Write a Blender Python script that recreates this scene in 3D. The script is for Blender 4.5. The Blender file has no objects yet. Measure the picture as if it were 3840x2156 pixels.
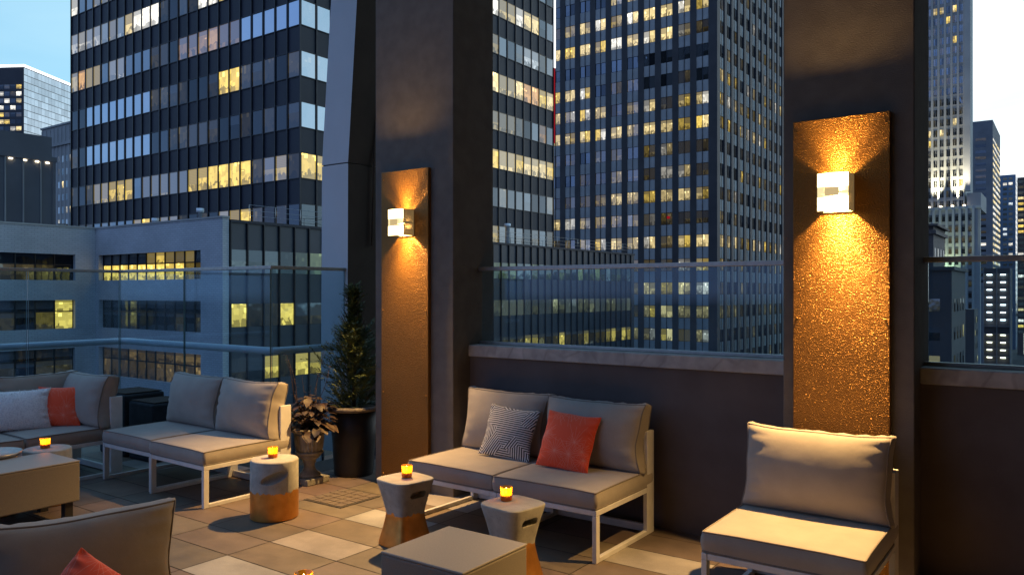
import bpy, bmesh, math, random
from mathutils import Vector, Matrix, noise
R = math.radians
random.seed(7)
S = bpy.context.scene
COL = S.collection
EYE = 1.55

# ------------------------------------------------------------------ helpers
def prop(o, label=None, cat=None, group=None, kind=None):
    if label: o['label'] = label
    if cat: o['category'] = cat
    if group: o['group'] = group
    if kind: o['kind'] = kind
    return o

def empty(name, loc=(0, 0, 0), rz=0.0, label=None, cat=None, group=None):
    o = bpy.data.objects.new(name, None)
    o.location = loc
    o.rotation_euler = (0, 0, rz)
    o.empty_display_size = .2
    COL.objects.link(o)
    return prop(o, label, cat, group)

def kids(o):
    return [c for c in bpy.data.objects if c.parent == o]

def copy_tree(o, parent=None):
    c = o.copy()
    COL.objects.link(c)
    c.parent = parent
    for ch in kids(o):
        copy_tree(ch, c)
    return c

class MB:
    """collects faces, with per-face material slots, uvs and two colour attributes"""
    def __init__(s):
        s.v = []; s.f = []; s.m = []; s.uv = {}; s.a = {}; s.sm = set(); s.mats = []
    def mi(s, mat):
        if mat not in s.mats: s.mats.append(mat)
        return s.mats.index(mat)
    def face(s, pts, mat, uv=None, attr=None, smooth=False):
        b = len(s.v)
        s.v += [tuple(p) for p in pts]
        s.f.append(tuple(range(b, b + len(pts))))
        s.m.append(s.mi(mat))
        k = len(s.f) - 1
        if uv: s.uv[k] = uv
        if attr: s.a[k] = attr
        if smooth: s.sm.add(k)
    def add(s, verts, faces, mat, smooth=True, uvs=None):
        b = len(s.v)
        s.v += [tuple(p) for p in verts]
        mi = s.mi(mat)
        for q, fc in enumerate(faces):
            s.f.append(tuple(b + i for i in fc)); s.m.append(mi)
            if smooth: s.sm.add(len(s.f) - 1)
            if uvs: s.uv[len(s.f) - 1] = [uvs[i] for i in fc]
    def box(s, x0, x1, y0, y1, z0, z1, mat, M=None):
        p = [Vector((x, y, z)) for z in (z0, z1) for y in (y0, y1) for x in (x0, x1)]
        if M: p = [M @ q for q in p]
        s.add(p, [(0, 2, 3, 1), (4, 5, 7, 6), (0, 1, 5, 4), (2, 6, 7, 3), (0, 4, 6, 2), (1, 3, 7, 5)], mat, False)
    def bbox(s, x0, x1, y0, y1, z0, z1, mat, r=.004, M=None):
        """box with chamfered edges"""
        r = min(r, (x1-x0)*.45, (y1-y0)*.45, (z1-z0)*.45)
        bm = bmesh.new()
        bmesh.ops.create_cube(bm, size=1)
        for v in bm.verts:
            v.co = Vector(((x0+x1)/2 + v.co.x*(x1-x0), (y0+y1)/2 + v.co.y*(y1-y0), (z0+z1)/2 + v.co.z*(z1-z0)))
        bmesh.ops.bevel(bm, geom=bm.edges[:], offset=r, segments=2, profile=.5, affect='EDGES')
        s.bm(bm, mat, M, False)
    def bm(s, bm, mat, M=None, smooth=True):
        bm.verts.index_update()
        s.add([(M @ v.co) if M else v.co.copy() for v in bm.verts], [[v.index for v in f.verts] for f in bm.faces], mat, smooth)
        bm.free()
    def tube(s, pts, r, mat, n=8, closed=False, caps=True):
        pts = [Vector(p) for p in pts]
        N = len(pts); rings = []
        rr = r if isinstance(r, (list, tuple)) else [r]*N
        prev = None
        for i, p in enumerate(pts):
            a = pts[(i-1) % N] if (closed or i > 0) else p
            b = pts[(i+1) % N] if (closed or i < N-1) else p
            t = (b-a).normalized()
            if prev is None:
                up = Vector((0, 0, 1)) if abs(t.z) < .9 else Vector((1, 0, 0))
                x = t.cross(up).normalized()
            else:
                x = (prev - t*prev.dot(t)).normalized()
            prev = x
            y = t.cross(x)
            rings.append([p + (x*math.cos(2*math.pi*k/n) + y*math.sin(2*math.pi*k/n))*rr[i] for k in range(n)])
        V = [q for ring in rings for q in ring]
        F = []
        for i in range(N if closed else N-1):
            j = (i+1) % N
            for k in range(n):
                F.append((i*n+k, i*n+(k+1) % n, j*n+(k+1) % n, j*n+k))
        if caps and not closed:
            F.append(tuple(range(n-1, -1, -1))); F.append(tuple((N-1)*n+k for k in range(n)))
        s.add(V, F, mat, True)
    def lathe(s, prof, mat, n=32, c=(0, 0, 0), flute=0, fl_n=0, smooth=True, cap=True):
        V = []; F = []
        for (r, z) in prof:
            for k in range(n):
                a = 2*math.pi*k/n
                q = r*(1 - flute*(0.5+0.5*math.cos(fl_n*a))) if flute else r
                V.append((c[0]+q*math.cos(a), c[1]+q*math.sin(a), c[2]+z))
        for i in range(len(prof)-1):
            for k in range(n):
                F.append((i*n+k, i*n+(k+1) % n, (i+1)*n+(k+1) % n, (i+1)*n+k))
        if cap:
            F.append(tuple(range(n-1, -1, -1))); F.append(tuple((len(prof)-1)*n+k for k in range(n)))
        s.add(V, F, mat, smooth)
    def build(s, name, parent=None, loc=None, bevel=0):
        me = bpy.data.meshes.new(name)
        me.from_pydata(s.v, [], s.f)
        for m in s.mats: me.materials.append(m)
        me.polygons.foreach_set('material_index', s.m)
        if s.uv:
            uvl = me.uv_layers.new(name='UVMap')
            for k, u in s.uv.items():
                for li, c in zip(me.polygons[k].loop_indices, u): uvl.data[li].uv = c
        if s.a:
            a1 = me.attributes.new('wcol', 'FLOAT_COLOR', 'CORNER')
            a2 = me.attributes.new('wprm', 'FLOAT_COLOR', 'CORNER')
            for k, (c1, c2) in s.a.items():
                for li in me.polygons[k].loop_indices:
                    a1.data[li].color = (*c1, 1); a2.data[li].color = (*c2, 1)
        if s.sm:
            me.polygons.foreach_set('use_smooth', [i in s.sm for i in range(len(s.f))])
        me.update()
        o = bpy.data.objects.new(name, me)
        if loc: o.location = loc
        COL.objects.link(o)
        o.parent = parent
        return o

# ------------------------------------------------------------------ materials
def mat(name):
    m = bpy.data.materials.new(name); m.use_nodes = True
    nt = m.node_tree
    b = nt.nodes['Principled BSDF']
    return m, nt, b

def nd(nt, t, **kw):
    n = nt.nodes.new(t)
    for k, v in kw.items():
        if k.startswith('i_'):
            n.inputs[k[2:].replace('_', ' ')].default_value = v
        else: setattr(n, k, v)
    return n

def mth(nt, op, a, b=None, c=None, clamp=False):
    n = nt.nodes.new('ShaderNodeMath'); n.operation = op; n.use_clamp = clamp
    for i, v in enumerate((a, b, c)):
        if v is None: continue
        if isinstance(v, (int, float)): n.inputs[i].default_value = v
        else: nt.links.new(v, n.inputs[i])
    return n.outputs[0]

def mixc(nt, f, a, b):
    n = nt.nodes.new('ShaderNodeMix'); n.data_type = 'RGBA'
    for sock, v in ((n.inputs[0], f), (n.inputs[6], a), (n.inputs[7], b)):
        if isinstance(v, (int, float)): sock.default_value = v
        elif isinstance(v, tuple): sock.default_value = (*v, 1) if len(v) == 3 else v
        else: nt.links.new(v, sock)
    return n.outputs[2]

def ramp(nt, f, p0, p1):
    n = nt.nodes.new('ShaderNodeMapRange'); n.clamp = True
    nt.links.new(f, n.inputs[0])
    n.inputs[1].default_value = p0; n.inputs[2].default_value = p1
    return n.outputs[0]

def noisy(name, c1, c2, scale, rough=.7, bump=0., bscale=None, detail=4, metallic=0., spec=.5, lo=.35, hi=.65, bdist=.01, coords='Object'):
    m, nt, b = mat(name)
    tc = nd(nt, 'ShaderNodeTexCoord')
    n = nd(nt, 'ShaderNodeTexNoise'); n.inputs['Scale'].default_value = scale; n.inputs['Detail'].default_value = detail
    nt.links.new(tc.outputs[coords], n.inputs['Vector'])
    c = mixc(nt, ramp(nt, n.outputs['Fac'], lo, hi), c1, c2)
    nt.links.new(c, b.inputs['Base Color'])
    b.inputs['Roughness'].default_value = rough
    b.inputs['Metallic'].default_value = metallic
    b.inputs['Specular IOR Level'].default_value = spec
    if bump:
        n2 = nd(nt, 'ShaderNodeTexNoise'); n2.inputs['Scale'].default_value = bscale or scale*4; n2.inputs['Detail'].default_value = 3
        nt.links.new(tc.outputs[coords], n2.inputs['Vector'])
        bp = nd(nt, 'ShaderNodeBump'); bp.inputs['Strength'].default_value = bump; bp.inputs['Distance'].default_value = bdist
        nt.links.new(n2.outputs['Fac'], bp.inputs['Height'])
        nt.links.new(bp.outputs[0], b.inputs['Normal'])
    return m

def emis(name, col, strength, sample=True):
    m, nt, b = mat(name)
    nt.nodes.remove(b)
    e = nd(nt, 'ShaderNodeEmission'); e.inputs[0].default_value = (*col, 1); e.inputs[1].default_value = strength
    nt.links.new(e.outputs[0], nt.nodes['Material Output'].inputs[0])
    if not sample: m.cycles.emission_sampling = 'NONE'
    return m

def fabric(name, c1, c2, scale=900):
    m, nt, b = mat(name)
    tc = nd(nt, 'ShaderNodeTexCoord')
    n = nd(nt, 'ShaderNodeTexNoise'); n.inputs['Scale'].default_value = scale; n.inputs['Detail'].default_value = 2
    n3 = nd(nt, 'ShaderNodeTexNoise'); n3.inputs['Scale'].default_value = 7; n3.inputs['Detail'].default_value = 4
    for q in (n, n3): nt.links.new(tc.outputs['Object'], q.inputs['Vector'])
    f = mth(nt, 'ADD', mth(nt, 'MULTIPLY', n.outputs['Fac'], .6), mth(nt, 'MULTIPLY', n3.outputs['Fac'], .4))
    nt.links.new(mixc(nt, ramp(nt, f, .35, .65), c1, c2), b.inputs['Base Color'])
    b.inputs['Roughness'].default_value = .9
    b.inputs['Specular IOR Level'].default_value = .15
    b.inputs['Sheen Weight'].default_value = .15
    n2 = nd(nt, 'ShaderNodeTexNoise'); n2.inputs['Scale'].default_value = 14; n2.inputs['Detail'].default_value = 3
    nt.links.new(tc.outputs['Object'], n2.inputs['Vector'])
    hh = mth(nt, 'ADD', mth(nt, 'MULTIPLY', n2.outputs['Fac'], 1.0), mth(nt, 'MULTIPLY', n.outputs['Fac'], .06))
    bp = nd(nt, 'ShaderNodeBump'); bp.inputs['Strength'].default_value = .35; bp.inputs['Distance'].default_value = .0045
    nt.links.new(hh, bp.inputs['Height']); nt.links.new(bp.outputs[0], b.inputs['Normal'])
    return m

M = {}
M['cushion'] = fabric('taupe_fabric', (.30, .268, .228), (.395, .352, .302))
M['piping'] = fabric('taupe_piping', (.19, .165, .14), (.24, .21, .18))
M['frame'] = noisy('white_powder_coat', (.66, .65, .62), (.74, .73, .70), 12, .42, .05, 300, bdist=.001)
M['stucco'] = noisy('dark_stucco', (.142, .126, .108), (.172, .153, .132), 9, .85, .7, 150, bdist=.003, spec=.25)
M['wallpaint'] = noisy('dark_wall_render', (.105, .086, .080), (.135, .112, .104), 3, .8, .2, 150, bdist=.002, spec=.25)
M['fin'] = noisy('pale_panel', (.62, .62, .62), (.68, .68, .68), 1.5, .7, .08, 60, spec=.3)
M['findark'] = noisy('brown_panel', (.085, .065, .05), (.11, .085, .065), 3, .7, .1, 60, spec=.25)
M['blackmetal'] = noisy('black_planter', (.012, .011, .011), (.02, .018, .018), 8, .55)
M['slate'] = noisy('slate_box', (.030, .036, .042), (.045, .052, .06), 8, .85, spec=.1)
M['darkrim'] = noisy('aged_rim', (.10, .085, .07), (.22, .19, .15), 25, .75, .4, 60)
M['soil'] = noisy('soil', (.02, .014, .01), (.045, .03, .02), 60, .95, .6, 90)
M['wicker'] = noisy('taupe_laminate', (.19, .17, .14), (.25, .225, .185), 260, .65, .2, 420, detail=2, bdist=.002)
M['tabletop'] = noisy('taupe_top', (.28, .265, .235), (.32, .30, .265), 120, .55, .08, 300, bdist=.001)
M['urnstone'] = noisy('grey_cast_stone', (.20, .195, .165), (.34, .325, .275), 18, .85, .35, 70)
M['steel'] = noisy('brushed_rail', (.42, .40, .36), (.50, .47, .43), 30, .38, metallic=.7)
M['pipe'] = noisy('white_pipe', (.78, .80, .82), (.84, .86, .88), 9, .4)
M['drain'] = noisy('drain_tile', (.12, .093, .07), (.17, .135, .10), 30, .6)
M['grout'] = noisy('joint_sand', (.05, .045, .04), (.08, .07, .06), 40, .95)
M['sconce'] = noisy('champagne_metal', (.50, .43, .31), (.56, .48, .35), 20, .4, metallic=.35)
M['wax'] = noisy('candle_wax', (.8, .6, .35), (.85, .68, .42), 20, .5)
M['flame'] = emis('flame', (1., .62, .2), 50)
M['glow'] = emis('lamp_glass_glow', (1., .72, .30), 7.5)
M['glowdim'] = emis('lamp_glass_dim', (1., .76, .36), 1.25)
M['clip'] = emis('amber_diffuser', (1., .74, .36), .62)
M['bulb'] = emis('bulb', (1., .75, .35), 18)

def m_frost(name, col, strength, clear):
    m, nt, b = mat(name)
    nt.nodes.remove(b)
    e = nd(nt, 'ShaderNodeEmission'); e.inputs[0].default_value = (*col, 1); e.inputs[1].default_value = strength
    t = nd(nt, 'ShaderNodeBsdfTransparent'); t.inputs[0].default_value = (1, .96, .88, 1)
    mx = nd(nt, 'ShaderNodeMixShader'); mx.inputs[0].default_value = clear
    nt.links.new(e.outputs[0], mx.inputs[1]); nt.links.new(t.outputs[0], mx.inputs[2])
    nt.links.new(mx.outputs[0], nt.nodes['Material Output'].inputs[0])
    return m
M['glow'] = m_frost('lamp_glass_glow', (1., .72, .30), 16, .5)
M['sideplate'] = m_frost('amber_side_plate', (1., .62, .25), .16, .05)
M['glowdim'] = m_frost('lamp_glass_dim', (1., .80, .42), 1.15, .10)

def m_coping():
    m, nt, b = mat('stained_coping')
    tc = nd(nt, 'ShaderNodeTexCoord')
    w = nd(nt, 'ShaderNodeTexWave'); w.inputs['Scale'].default_value = 1.1; w.inputs['Distortion'].default_value = 26; w.inputs['Detail'].default_value = 3; w.inputs['Detail Scale'].default_value = 1.2
    n = nd(nt, 'ShaderNodeTexNoise'); n.inputs['Scale'].default_value = 9; n.inputs['Detail'].default_value = 6
    for q in (w, n): nt.links.new(tc.outputs['Object'], q.inputs['Vector'])
    c = mixc(nt, ramp(nt, n.outputs['Fac'], .3, .7), (.27, .26, .245), (.47, .45, .42))
    c = mixc(nt, mth(nt, 'MULTIPLY', ramp(nt, w.outputs['Fac'], .9, .99), .22), c, (.09, .07, .055))
    nt.links.new(c, b.inputs['Base Color']); b.inputs['Roughness'].default_value = .7
    return m
M['coping'] = m_coping()

def m_hammer(name, base, rough):
    m, nt, b = mat(name)
    tc = nd(nt, 'ShaderNodeTexCoord')
    mp = nd(nt, 'ShaderNodeMapping'); mp.inputs['Scale'].default_value = (150, 150, 205)
    nt.links.new(tc.outputs['Object'], mp.inputs['Vector'])
    nz = nd(nt, 'ShaderNodeTexNoise'); nz.inputs['Scale'].default_value = .9; nz.inputs['Detail'].default_value = 2
    nt.links.new(mp.outputs[0], nz.inputs['Vector'])
    vm = nd(nt, 'ShaderNodeVectorMath', operation='MULTIPLY_ADD'); vm.inputs[1].default_value = (1.2, 1.2, 1.2)
    nt.links.new(nz.outputs['Color'], vm.inputs[0]); nt.links.new(mp.outputs[0], vm.inputs[2])
    v = nd(nt, 'ShaderNodeTexVoronoi'); v.feature = 'SMOOTH_F1'; v.inputs['Scale'].default_value = 1.0; v.inputs['Smoothness'].default_value = .6
    nt.links.new(vm.outputs[0], v.inputs['Vector'])
    bp = nd(nt, 'ShaderNodeBump'); bp.invert = True; bp.inputs['Strength'].default_value = .78; bp.inputs['Distance'].default_value = .0055
    nt.links.new(v.outputs['Distance'], bp.inputs['Height']); nt.links.new(bp.outputs[0], b.inputs['Normal'])
    n2 = nd(nt, 'ShaderNodeTexNoise'); n2.inputs['Scale'].default_value = 3; n2.inputs['Detail'].default_value = 5
    nt.links.new(tc.outputs['Object'], n2.inputs['Vector'])
    c = mixc(nt, ramp(nt, n2.outputs['Fac'], .3, .7), base, tuple(x*.82 for x in base))
    nt.links.new(c, b.inputs['Base Color'])
    b.inputs['Metallic'].default_value = .6; b.inputs['Roughness'].default_value = rough
    return m
M['hammer'] = m_hammer('hammered_copper', (.27, .124, .020), .38)

def m_tiles():
    m, nt, b = mat('porcelain_paver')
    at = nd(nt, 'ShaderNodeAttribute'); at.attribute_name = 'wcol'
    tc = nd(nt, 'ShaderNodeTexCoord')
    n = nd(nt, 'ShaderNodeTexNoise'); n.inputs['Scale'].default_value = 6; n.inputs['Detail'].default_value = 8
    n2 = nd(nt, 'ShaderNodeTexNoise'); n2.inputs['Scale'].default_value = 220; n2.inputs['Detail'].default_value = 2
    for q in (n, n2): nt.links.new(tc.outputs['Object'], q.inputs['Vector'])
    f = mth(nt, 'ADD', mth(nt, 'MULTIPLY', n.outputs['Fac'], .5), mth(nt, 'MULTIPLY', n2.outputs['Fac'], .5))
    n4 = nd(nt, 'ShaderNodeTexNoise'); n4.inputs['Scale'].default_value = 1.7; n4.inputs['Detail'].default_value = 7; n4.inputs['Roughness'].default_value = .65
    nt.links.new(tc.outputs['Object'], n4.inputs['Vector'])
    k = mth(nt, 'MULTIPLY', mth(nt, 'MULTIPLY_ADD', ramp(nt, f, .3, .7), .45, .75), mth(nt, 'MULTIPLY_ADD', ramp(nt, n4.outputs['Fac'], .36, .6), .35, .72))
    vm = nd(nt, 'ShaderNodeVectorMath', operation='SCALE')
    nt.links.new(at.outputs['Color'], vm.inputs[0]); nt.links.new(k, vm.inputs['Scale'])
    nt.links.new(vm.outputs[0], b.inputs['Base Color'])
    nt.links.new(mth(nt, 'MULTIPLY_ADD', n.outputs['Fac'], .35, .4), b.inputs['Roughness'])
    bp = nd(nt, 'ShaderNodeBump'); bp.inputs['Strength'].default_value = .15; bp.inputs['Distance'].default_value = .002
    nt.links.new(n2.outputs['Fac'], bp.inputs['Height']); nt.links.new(bp.outputs[0], b.inputs['Normal'])
    return m
M['tile'] = m_tiles()

def m_dipped():
    """concrete with copper paint below a dripping edge (object space, base at z = 0)"""
    m, nt, b = mat('copper_dipped_concrete')
    tc = nd(nt, 'ShaderNodeTexCoord')
    sp = nd(nt, 'ShaderNodeSeparateXYZ'); nt.links.new(tc.outputs['Object'], sp.inputs[0])
    mp = nd(nt, 'ShaderNodeMapping'); mp.inputs['Scale'].default_value = (34, 34, 1.5)
    nt.links.new(tc.outputs['Object'], mp.inputs['Vector'])
    n = nd(nt, 'ShaderNodeTexNoise'); n.inputs['Scale'].default_value = 1; n.inputs['Detail'].default_value = 4
    nt.links.new(mp.outputs[0], n.inputs['Vector'])
    edge = mth(nt, 'MULTIPLY_ADD', n.outputs['Fac'], .075, .155)
    mask = mth(nt, 'LESS_THAN', sp.outputs[2], edge)
    n2 = nd(nt, 'ShaderNodeTexNoise'); n2.inputs['Scale'].default_value = 14; n2.inputs['Detail'].default_value = 8
    n3 = nd(nt, 'ShaderNodeTexNoise'); n3.inputs['Scale'].default_value = 90; n3.inputs['Detail'].default_value = 3
    for q in (n2, n3): nt.links.new(tc.outputs['Object'], q.inputs['Vector'])
    con = mixc(nt, ramp(nt, n2.outputs['Fac'], .3, .7), (.30, .29, .25), (.45, .435, .385))
    con = mixc(nt, mth(nt, 'MULTIPLY', ramp(nt, n3.outputs['Fac'], .62, .7), .5), con, (.2, .19, .17))
    cop = mixc(nt, ramp(nt, n2.outputs['Fac'], .3, .7), (.55, .235, .045), (.72, .34, .08))
    nt.links.new(mixc(nt, mask, con, cop), b.inputs['Base Color'])
    nt.links.new(mth(nt, 'MULTIPLY', mask, .8), b.inputs['Metallic'])
    nt.links.new(mth(nt, 'MULTIPLY_ADD', mask, -.42, .8), b.inputs['Roughness'])
    bp = nd(nt, 'ShaderNodeBump'); bp.inputs['Strength'].default_value = .25; bp.inputs['Distance'].default_value = .004
    nt.links.new(n3.outputs['Fac'], bp.inputs['Height']); nt.links.new(bp.outputs[0], b.inputs['Normal'])
    return m
M['dipped'] = m_dipped()

def m_glass(name, tint, refl=.06, dirt=.02):
    m, nt, b = mat(name)
    nt.nodes.remove(b)
    t = nd(nt, 'ShaderNodeBsdfTransparent'); t.inputs[0].default_value = (*tint, 1)
    g = nd(nt, 'ShaderNodeBsdfGlossy'); g.inputs['Roughness'].default_value = .02; g.inputs[0].default_value = (.9, .95, 1, 1)
    lw = nd(nt, 'ShaderNodeLayerWeight'); lw.inputs[0].default_value = .35
    f = mth(nt, 'MULTIPLY_ADD', mth(nt, 'POWER', lw.outputs['Facing'], 3), .5, refl)
    mx = nd(nt, 'ShaderNodeMixShader'); nt.links.new(f, mx.inputs[0]); nt.links.new(t.outputs[0], mx.inputs[1]); nt.links.new(g.outputs[0], mx.inputs[2])
    d = nd(nt, 'ShaderNodeBsdfDiffuse'); d.inputs[0].default_value = (.55, .62, .66, 1)
    tc = nd(nt, 'ShaderNodeTexCoord'); n = nd(nt, 'ShaderNodeTexNoise'); n.inputs['Scale'].default_value = 2.2; n.inputs['Detail'].default_value = 5
    nt.links.new(tc.outputs['Object'], n.inputs['Vector'])
    mx2 = nd(nt, 'ShaderNodeMixShader'); nt.links.new(mth(nt, 'MULTIPLY', ramp(nt, n.outputs['Fac'], .35, .75), dirt), mx2.inputs[0])
    nt.links.new(mx.outputs[0], mx2.inputs[1]); nt.links.new(d.outputs[0], mx2.inputs[2])
    nt.links.new(mx2.outputs[0], nt.nodes['Material Output'].inputs[0])
    return m
M['glass'] = m_glass('railing_glass', (.80, .90, .93), .045, .06)
M['glassedge'] = noisy('glass_edge', (.10, .18, .18), (.14, .24, .24), 9, .2)

def m_votive():
    m, nt, b = mat('amber_glass')
    nt.nodes.remove(b)
    t = nd(nt, 'ShaderNodeBsdfTransparent'); t.inputs[0].default_value = (1, .64, .16, 1)
    d = nd(nt, 'ShaderNodeBsdfTranslucent'); d.inputs[0].default_value = (1, .58, .08, 1)
    g = nd(nt, 'ShaderNodeBsdfGlossy'); g.inputs['Roughness'].default_value = .12
    a = nd(nt, 'ShaderNodeMixShader'); a.inputs[0].default_value = .55
    nt.links.new(t.outputs[0], a.inputs[1]); nt.links.new(d.outputs[0], a.inputs[2])
    c = nd(nt, 'ShaderNodeMixShader'); c.inputs[0].default_value = .07
    nt.links.new(a.outputs[0], c.inputs[1]); nt.links.new(g.outputs[0], c.inputs[2])
    nt.links.new(c.outputs[0], nt.nodes['Material Output'].inputs[0])
    return m
M['votive'] = m_votive()

def m_window():
    """office pane: wcol = light inside, wprm = (blind drop, random, reflectance)"""
    m, nt, b = mat('office_window')
    nt.nodes.remove(b)
    a1 = nd(nt, 'ShaderNodeAttribute'); a1.attribute_name = 'wcol'
    a2 = nd(nt, 'ShaderNodeAttribute'); a2.attribute_name = 'wprm'
    sp = nd(nt, 'ShaderNodeSeparateColor'); nt.links.new(a2.outputs['Color'], sp.inputs[0])
    uv = nd(nt, 'ShaderNodeUVMap'); uv.uv_map = 'UVMap'
    su = nd(nt, 'ShaderNodeSeparateXYZ'); nt.links.new(uv.outputs[0], su.inputs[0])
    u, v = su.outputs[0], su.outputs[1]
    rnd = sp.outputs[1]
    cx = nd(nt, 'ShaderNodeCombineXYZ')
    nt.links.new(mth(nt, 'MULTIPLY_ADD', rnd, 37, u), cx.inputs[0]); nt.links.new(v, cx.inputs[1]); nt.links.new(mth(nt, 'MULTIPLY', rnd, 91), cx.inputs[2])
    n = nd(nt, 'ShaderNodeTexNoise'); n.inputs['Scale'].default_value = 3.2; n.inputs['Detail'].default_value = 3
    nt.links.new(cx.outputs[0], n.inputs['Vector'])
    vo = nd(nt, 'ShaderNodeTexVoronoi'); vo.inputs['Scale'].default_value = 3.4; vo.feature = 'F1'; vo.distance = 'CHEBYCHEV'
    nt.links.new(cx.outputs[0], vo.inputs['Vector'])
    sc = nd(nt, 'ShaderNodeSeparateColor'); nt.links.new(vo.outputs['Color'], sc.inputs[0])
    # ceiling lamps in the upper part, furniture in the lower part, wall planes between
    lamp = mth(nt, 'MULTIPLY', mth(nt, 'GREATER_THAN', v, .60), mth(nt, 'MULTIPLY', mth(nt, 'GREATER_THAN', sc.outputs[0], .70), mth(nt, 'LESS_THAN', vo.outputs['Distance'], .36)))
    furn = mth(nt, 'MULTIPLY', mth(nt, 'LESS_THAN', v, mth(nt, 'MULTIPLY_ADD', n.outputs['Fac'], .8, -.12)), mth(nt, 'GREATER_THAN', sc.outputs[1], .4))
    base = mth(nt, 'MULTIPLY_ADD', sc.outputs[2], .42, .55)
    k = mth(nt, 'ADD', mth(nt, 'MULTIPLY', base, mth(nt, 'MULTIPLY_ADD', furn, -.62, 1)), mth(nt, 'MULTIPLY', lamp, 1.3))
    blind = mth(nt, 'GREATER_THAN', v, mth(nt, 'SUBTRACT', 1, sp.outputs[0]))
    slat = mth(nt, 'MULTIPLY_ADD', mth(nt, 'SINE', mth(nt, 'MULTIPLY', v, 90)), .05, .36)
    kk = nd(nt, 'ShaderNodeMix'); kk.data_type = 'FLOAT'
    nt.links.new(blind, kk.inputs[0]); nt.links.new(k, kk.inputs[2]); nt.links.new(slat, kk.inputs[3])
    e = nd(nt, 'ShaderNodeEmission'); nt.links.new(a1.outputs['Color'], e.inputs[0]); nt.links.new(mth(nt, 'MULTIPLY', kk.outputs[0], 1.5), e.inputs[1])
    d = nd(nt, 'ShaderNodeBsdfDiffuse')
    nt.links.new(mixc(nt, blind, (.012, .013, .016), (.085, .09, .10)), d.inputs[0])
    ad = nd(nt, 'ShaderNodeAddShader'); nt.links.new(e.outputs[0], ad.inputs[0]); nt.links.new(d.outputs[0], ad.inputs[1])
    g = nd(nt, 'ShaderNodeBsdfGlossy'); g.inputs['Roughness'].default_value = .04; g.inputs[0].default_value = (.75, .88, 1, 1)
    tc = nd(nt, 'ShaderNodeTexCoord')
    nb = nd(nt, 'ShaderNodeTexNoise'); nb.inputs['Scale'].default_value = .55; nb.inputs['Detail'].default_value = 2
    nt.links.new(tc.outputs['Object'], nb.inputs['Vector'])
    bp = nd(nt, 'ShaderNodeBump'); bp.inputs['Strength'].default_value = .35; bp.inputs['Distance'].default_value = .06
    nt.links.new(nb.outputs['Fac'], bp.inputs['Height']); nt.links.new(bp.outputs[0], g.inputs['Normal'])
    mx = nd(nt, 'ShaderNodeMixShader')
    nt.links.new(sp.outputs[2], mx.inputs[0]); nt.links.new(ad.outputs[0], mx.inputs[1]); nt.links.new(g.outputs[0], mx.inputs[2])
    nt.links.new(mx.outputs[0], nt.nodes['Material Output'].inputs[0])
    m.cycles.emission_sampling = 'NONE'
    return m
M['window'] = m_window()

def m_brick(name, c1, c2, mortar, scale=1.0):
    m, nt, b = mat(name)
    tc = nd(nt, 'ShaderNodeTexCoord'); geo = nd(nt, 'ShaderNodeNewGeometry')
    sp = nd(nt, 'ShaderNodeSeparateXYZ'); nt.links.new(tc.outputs['Object'], sp.inputs[0])
    cb = nd(nt, 'ShaderNodeCombineXYZ')
    nt.links.new(mth(nt, 'ADD', sp.outputs[0], sp.outputs[1]), cb.inputs[0]); nt.links.new(sp.outputs[2], cb.inputs[1])
    br = nd(nt, 'ShaderNodeTexBrick'); br.inputs['Scale'].default_value = scale
    br.inputs['Color1'].default_value = (*c1, 1); br.inputs['Color2'].default_value = (*c2, 1); br.inputs['Mortar'].default_value = (*mortar, 1)
    br.inputs['Brick Width'].default_value = .42; br.inputs['Row Height'].default_value = .14; br.inputs['Mortar Size'].default_value = .018
    nt.links.new(cb.outputs[0], br.inputs['Vector'])
    n = nd(nt, 'ShaderNodeTexNoise'); n.inputs['Scale'].default_value = .35; n.inputs['Detail'].default_value = 6
    nt.links.new(tc.outputs['Object'], n.inputs['Vector'])
    k = mth(nt, 'MULTIPLY_ADD', ramp(nt, n.outputs['Fac'], .3, .7), .25, .85)
    vm = nd(nt, 'ShaderNodeVectorMath', operation='SCALE')
    nt.links.new(br.outputs['Color'], vm.inputs[0]); nt.links.new(k, vm.inputs['Scale'])
    nt.links.new(vm.outputs[0], b.inputs['Base Color']); b.inputs['Roughness'].default_value = .75
    bp = nd(nt, 'ShaderNodeBump'); bp.inputs['Strength'].default_value = .3; bp.inputs['Distance'].default_value = .02; bp.invert = True
    nt.links.new(br.outputs['Fac'], bp.inputs['Height']); nt.links.new(bp.outputs[0], b.inputs['Normal'])
    return m
M['whitebrick'] = m_brick('painted_white_brick', (.43, .44, .46), (.48, .49, .51), (.34, .35, .37))
M['darkbrick'] = m_brick('dark_brick', (.09, .07, .065), (.13, .10, .09), (.08, .075, .07))
M['navy'] = noisy('dark_spandrel', (.012, .014, .024), (.020, .023, .036), .25, .5, spec=.35)
M['navymull'] = noisy('dark_mullion', (.012, .012, .016), (.022, .022, .027), 2, .35, metallic=.4)
M['podium'] = noisy('podium_panel', (.024, .028, .04), (.04, .045, .06), .3, .4)
M['coppl'] = noisy('brown_pier', (.050, .045, .048), (.066, .060, .062), .6, .6)
M['spandrel'] = noisy('grey_spandrel', (.40, .385, .37), (.48, .465, .445), .35, .5)
M['limestone'] = noisy('limestone', (.34, .335, .31), (.43, .42, .39), .12, .8)
M['limedark'] = noisy('grey_limestone', (.30, .29, .275), (.39, .38, .36), .1, .8)
M['concrete'] = noisy('grey_concrete', (.15, .15, .16), (.20, .20, .21), .15, .8)
M['darkcon'] = noisy('dark_concrete', (.06, .058, .062), (.085, .082, .086), .15, .8)
M['bluewall'] = noisy('blue_glass_wall', (.10, .17, .26), (.14, .22, .32), .1, .25, spec=.8)
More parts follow.
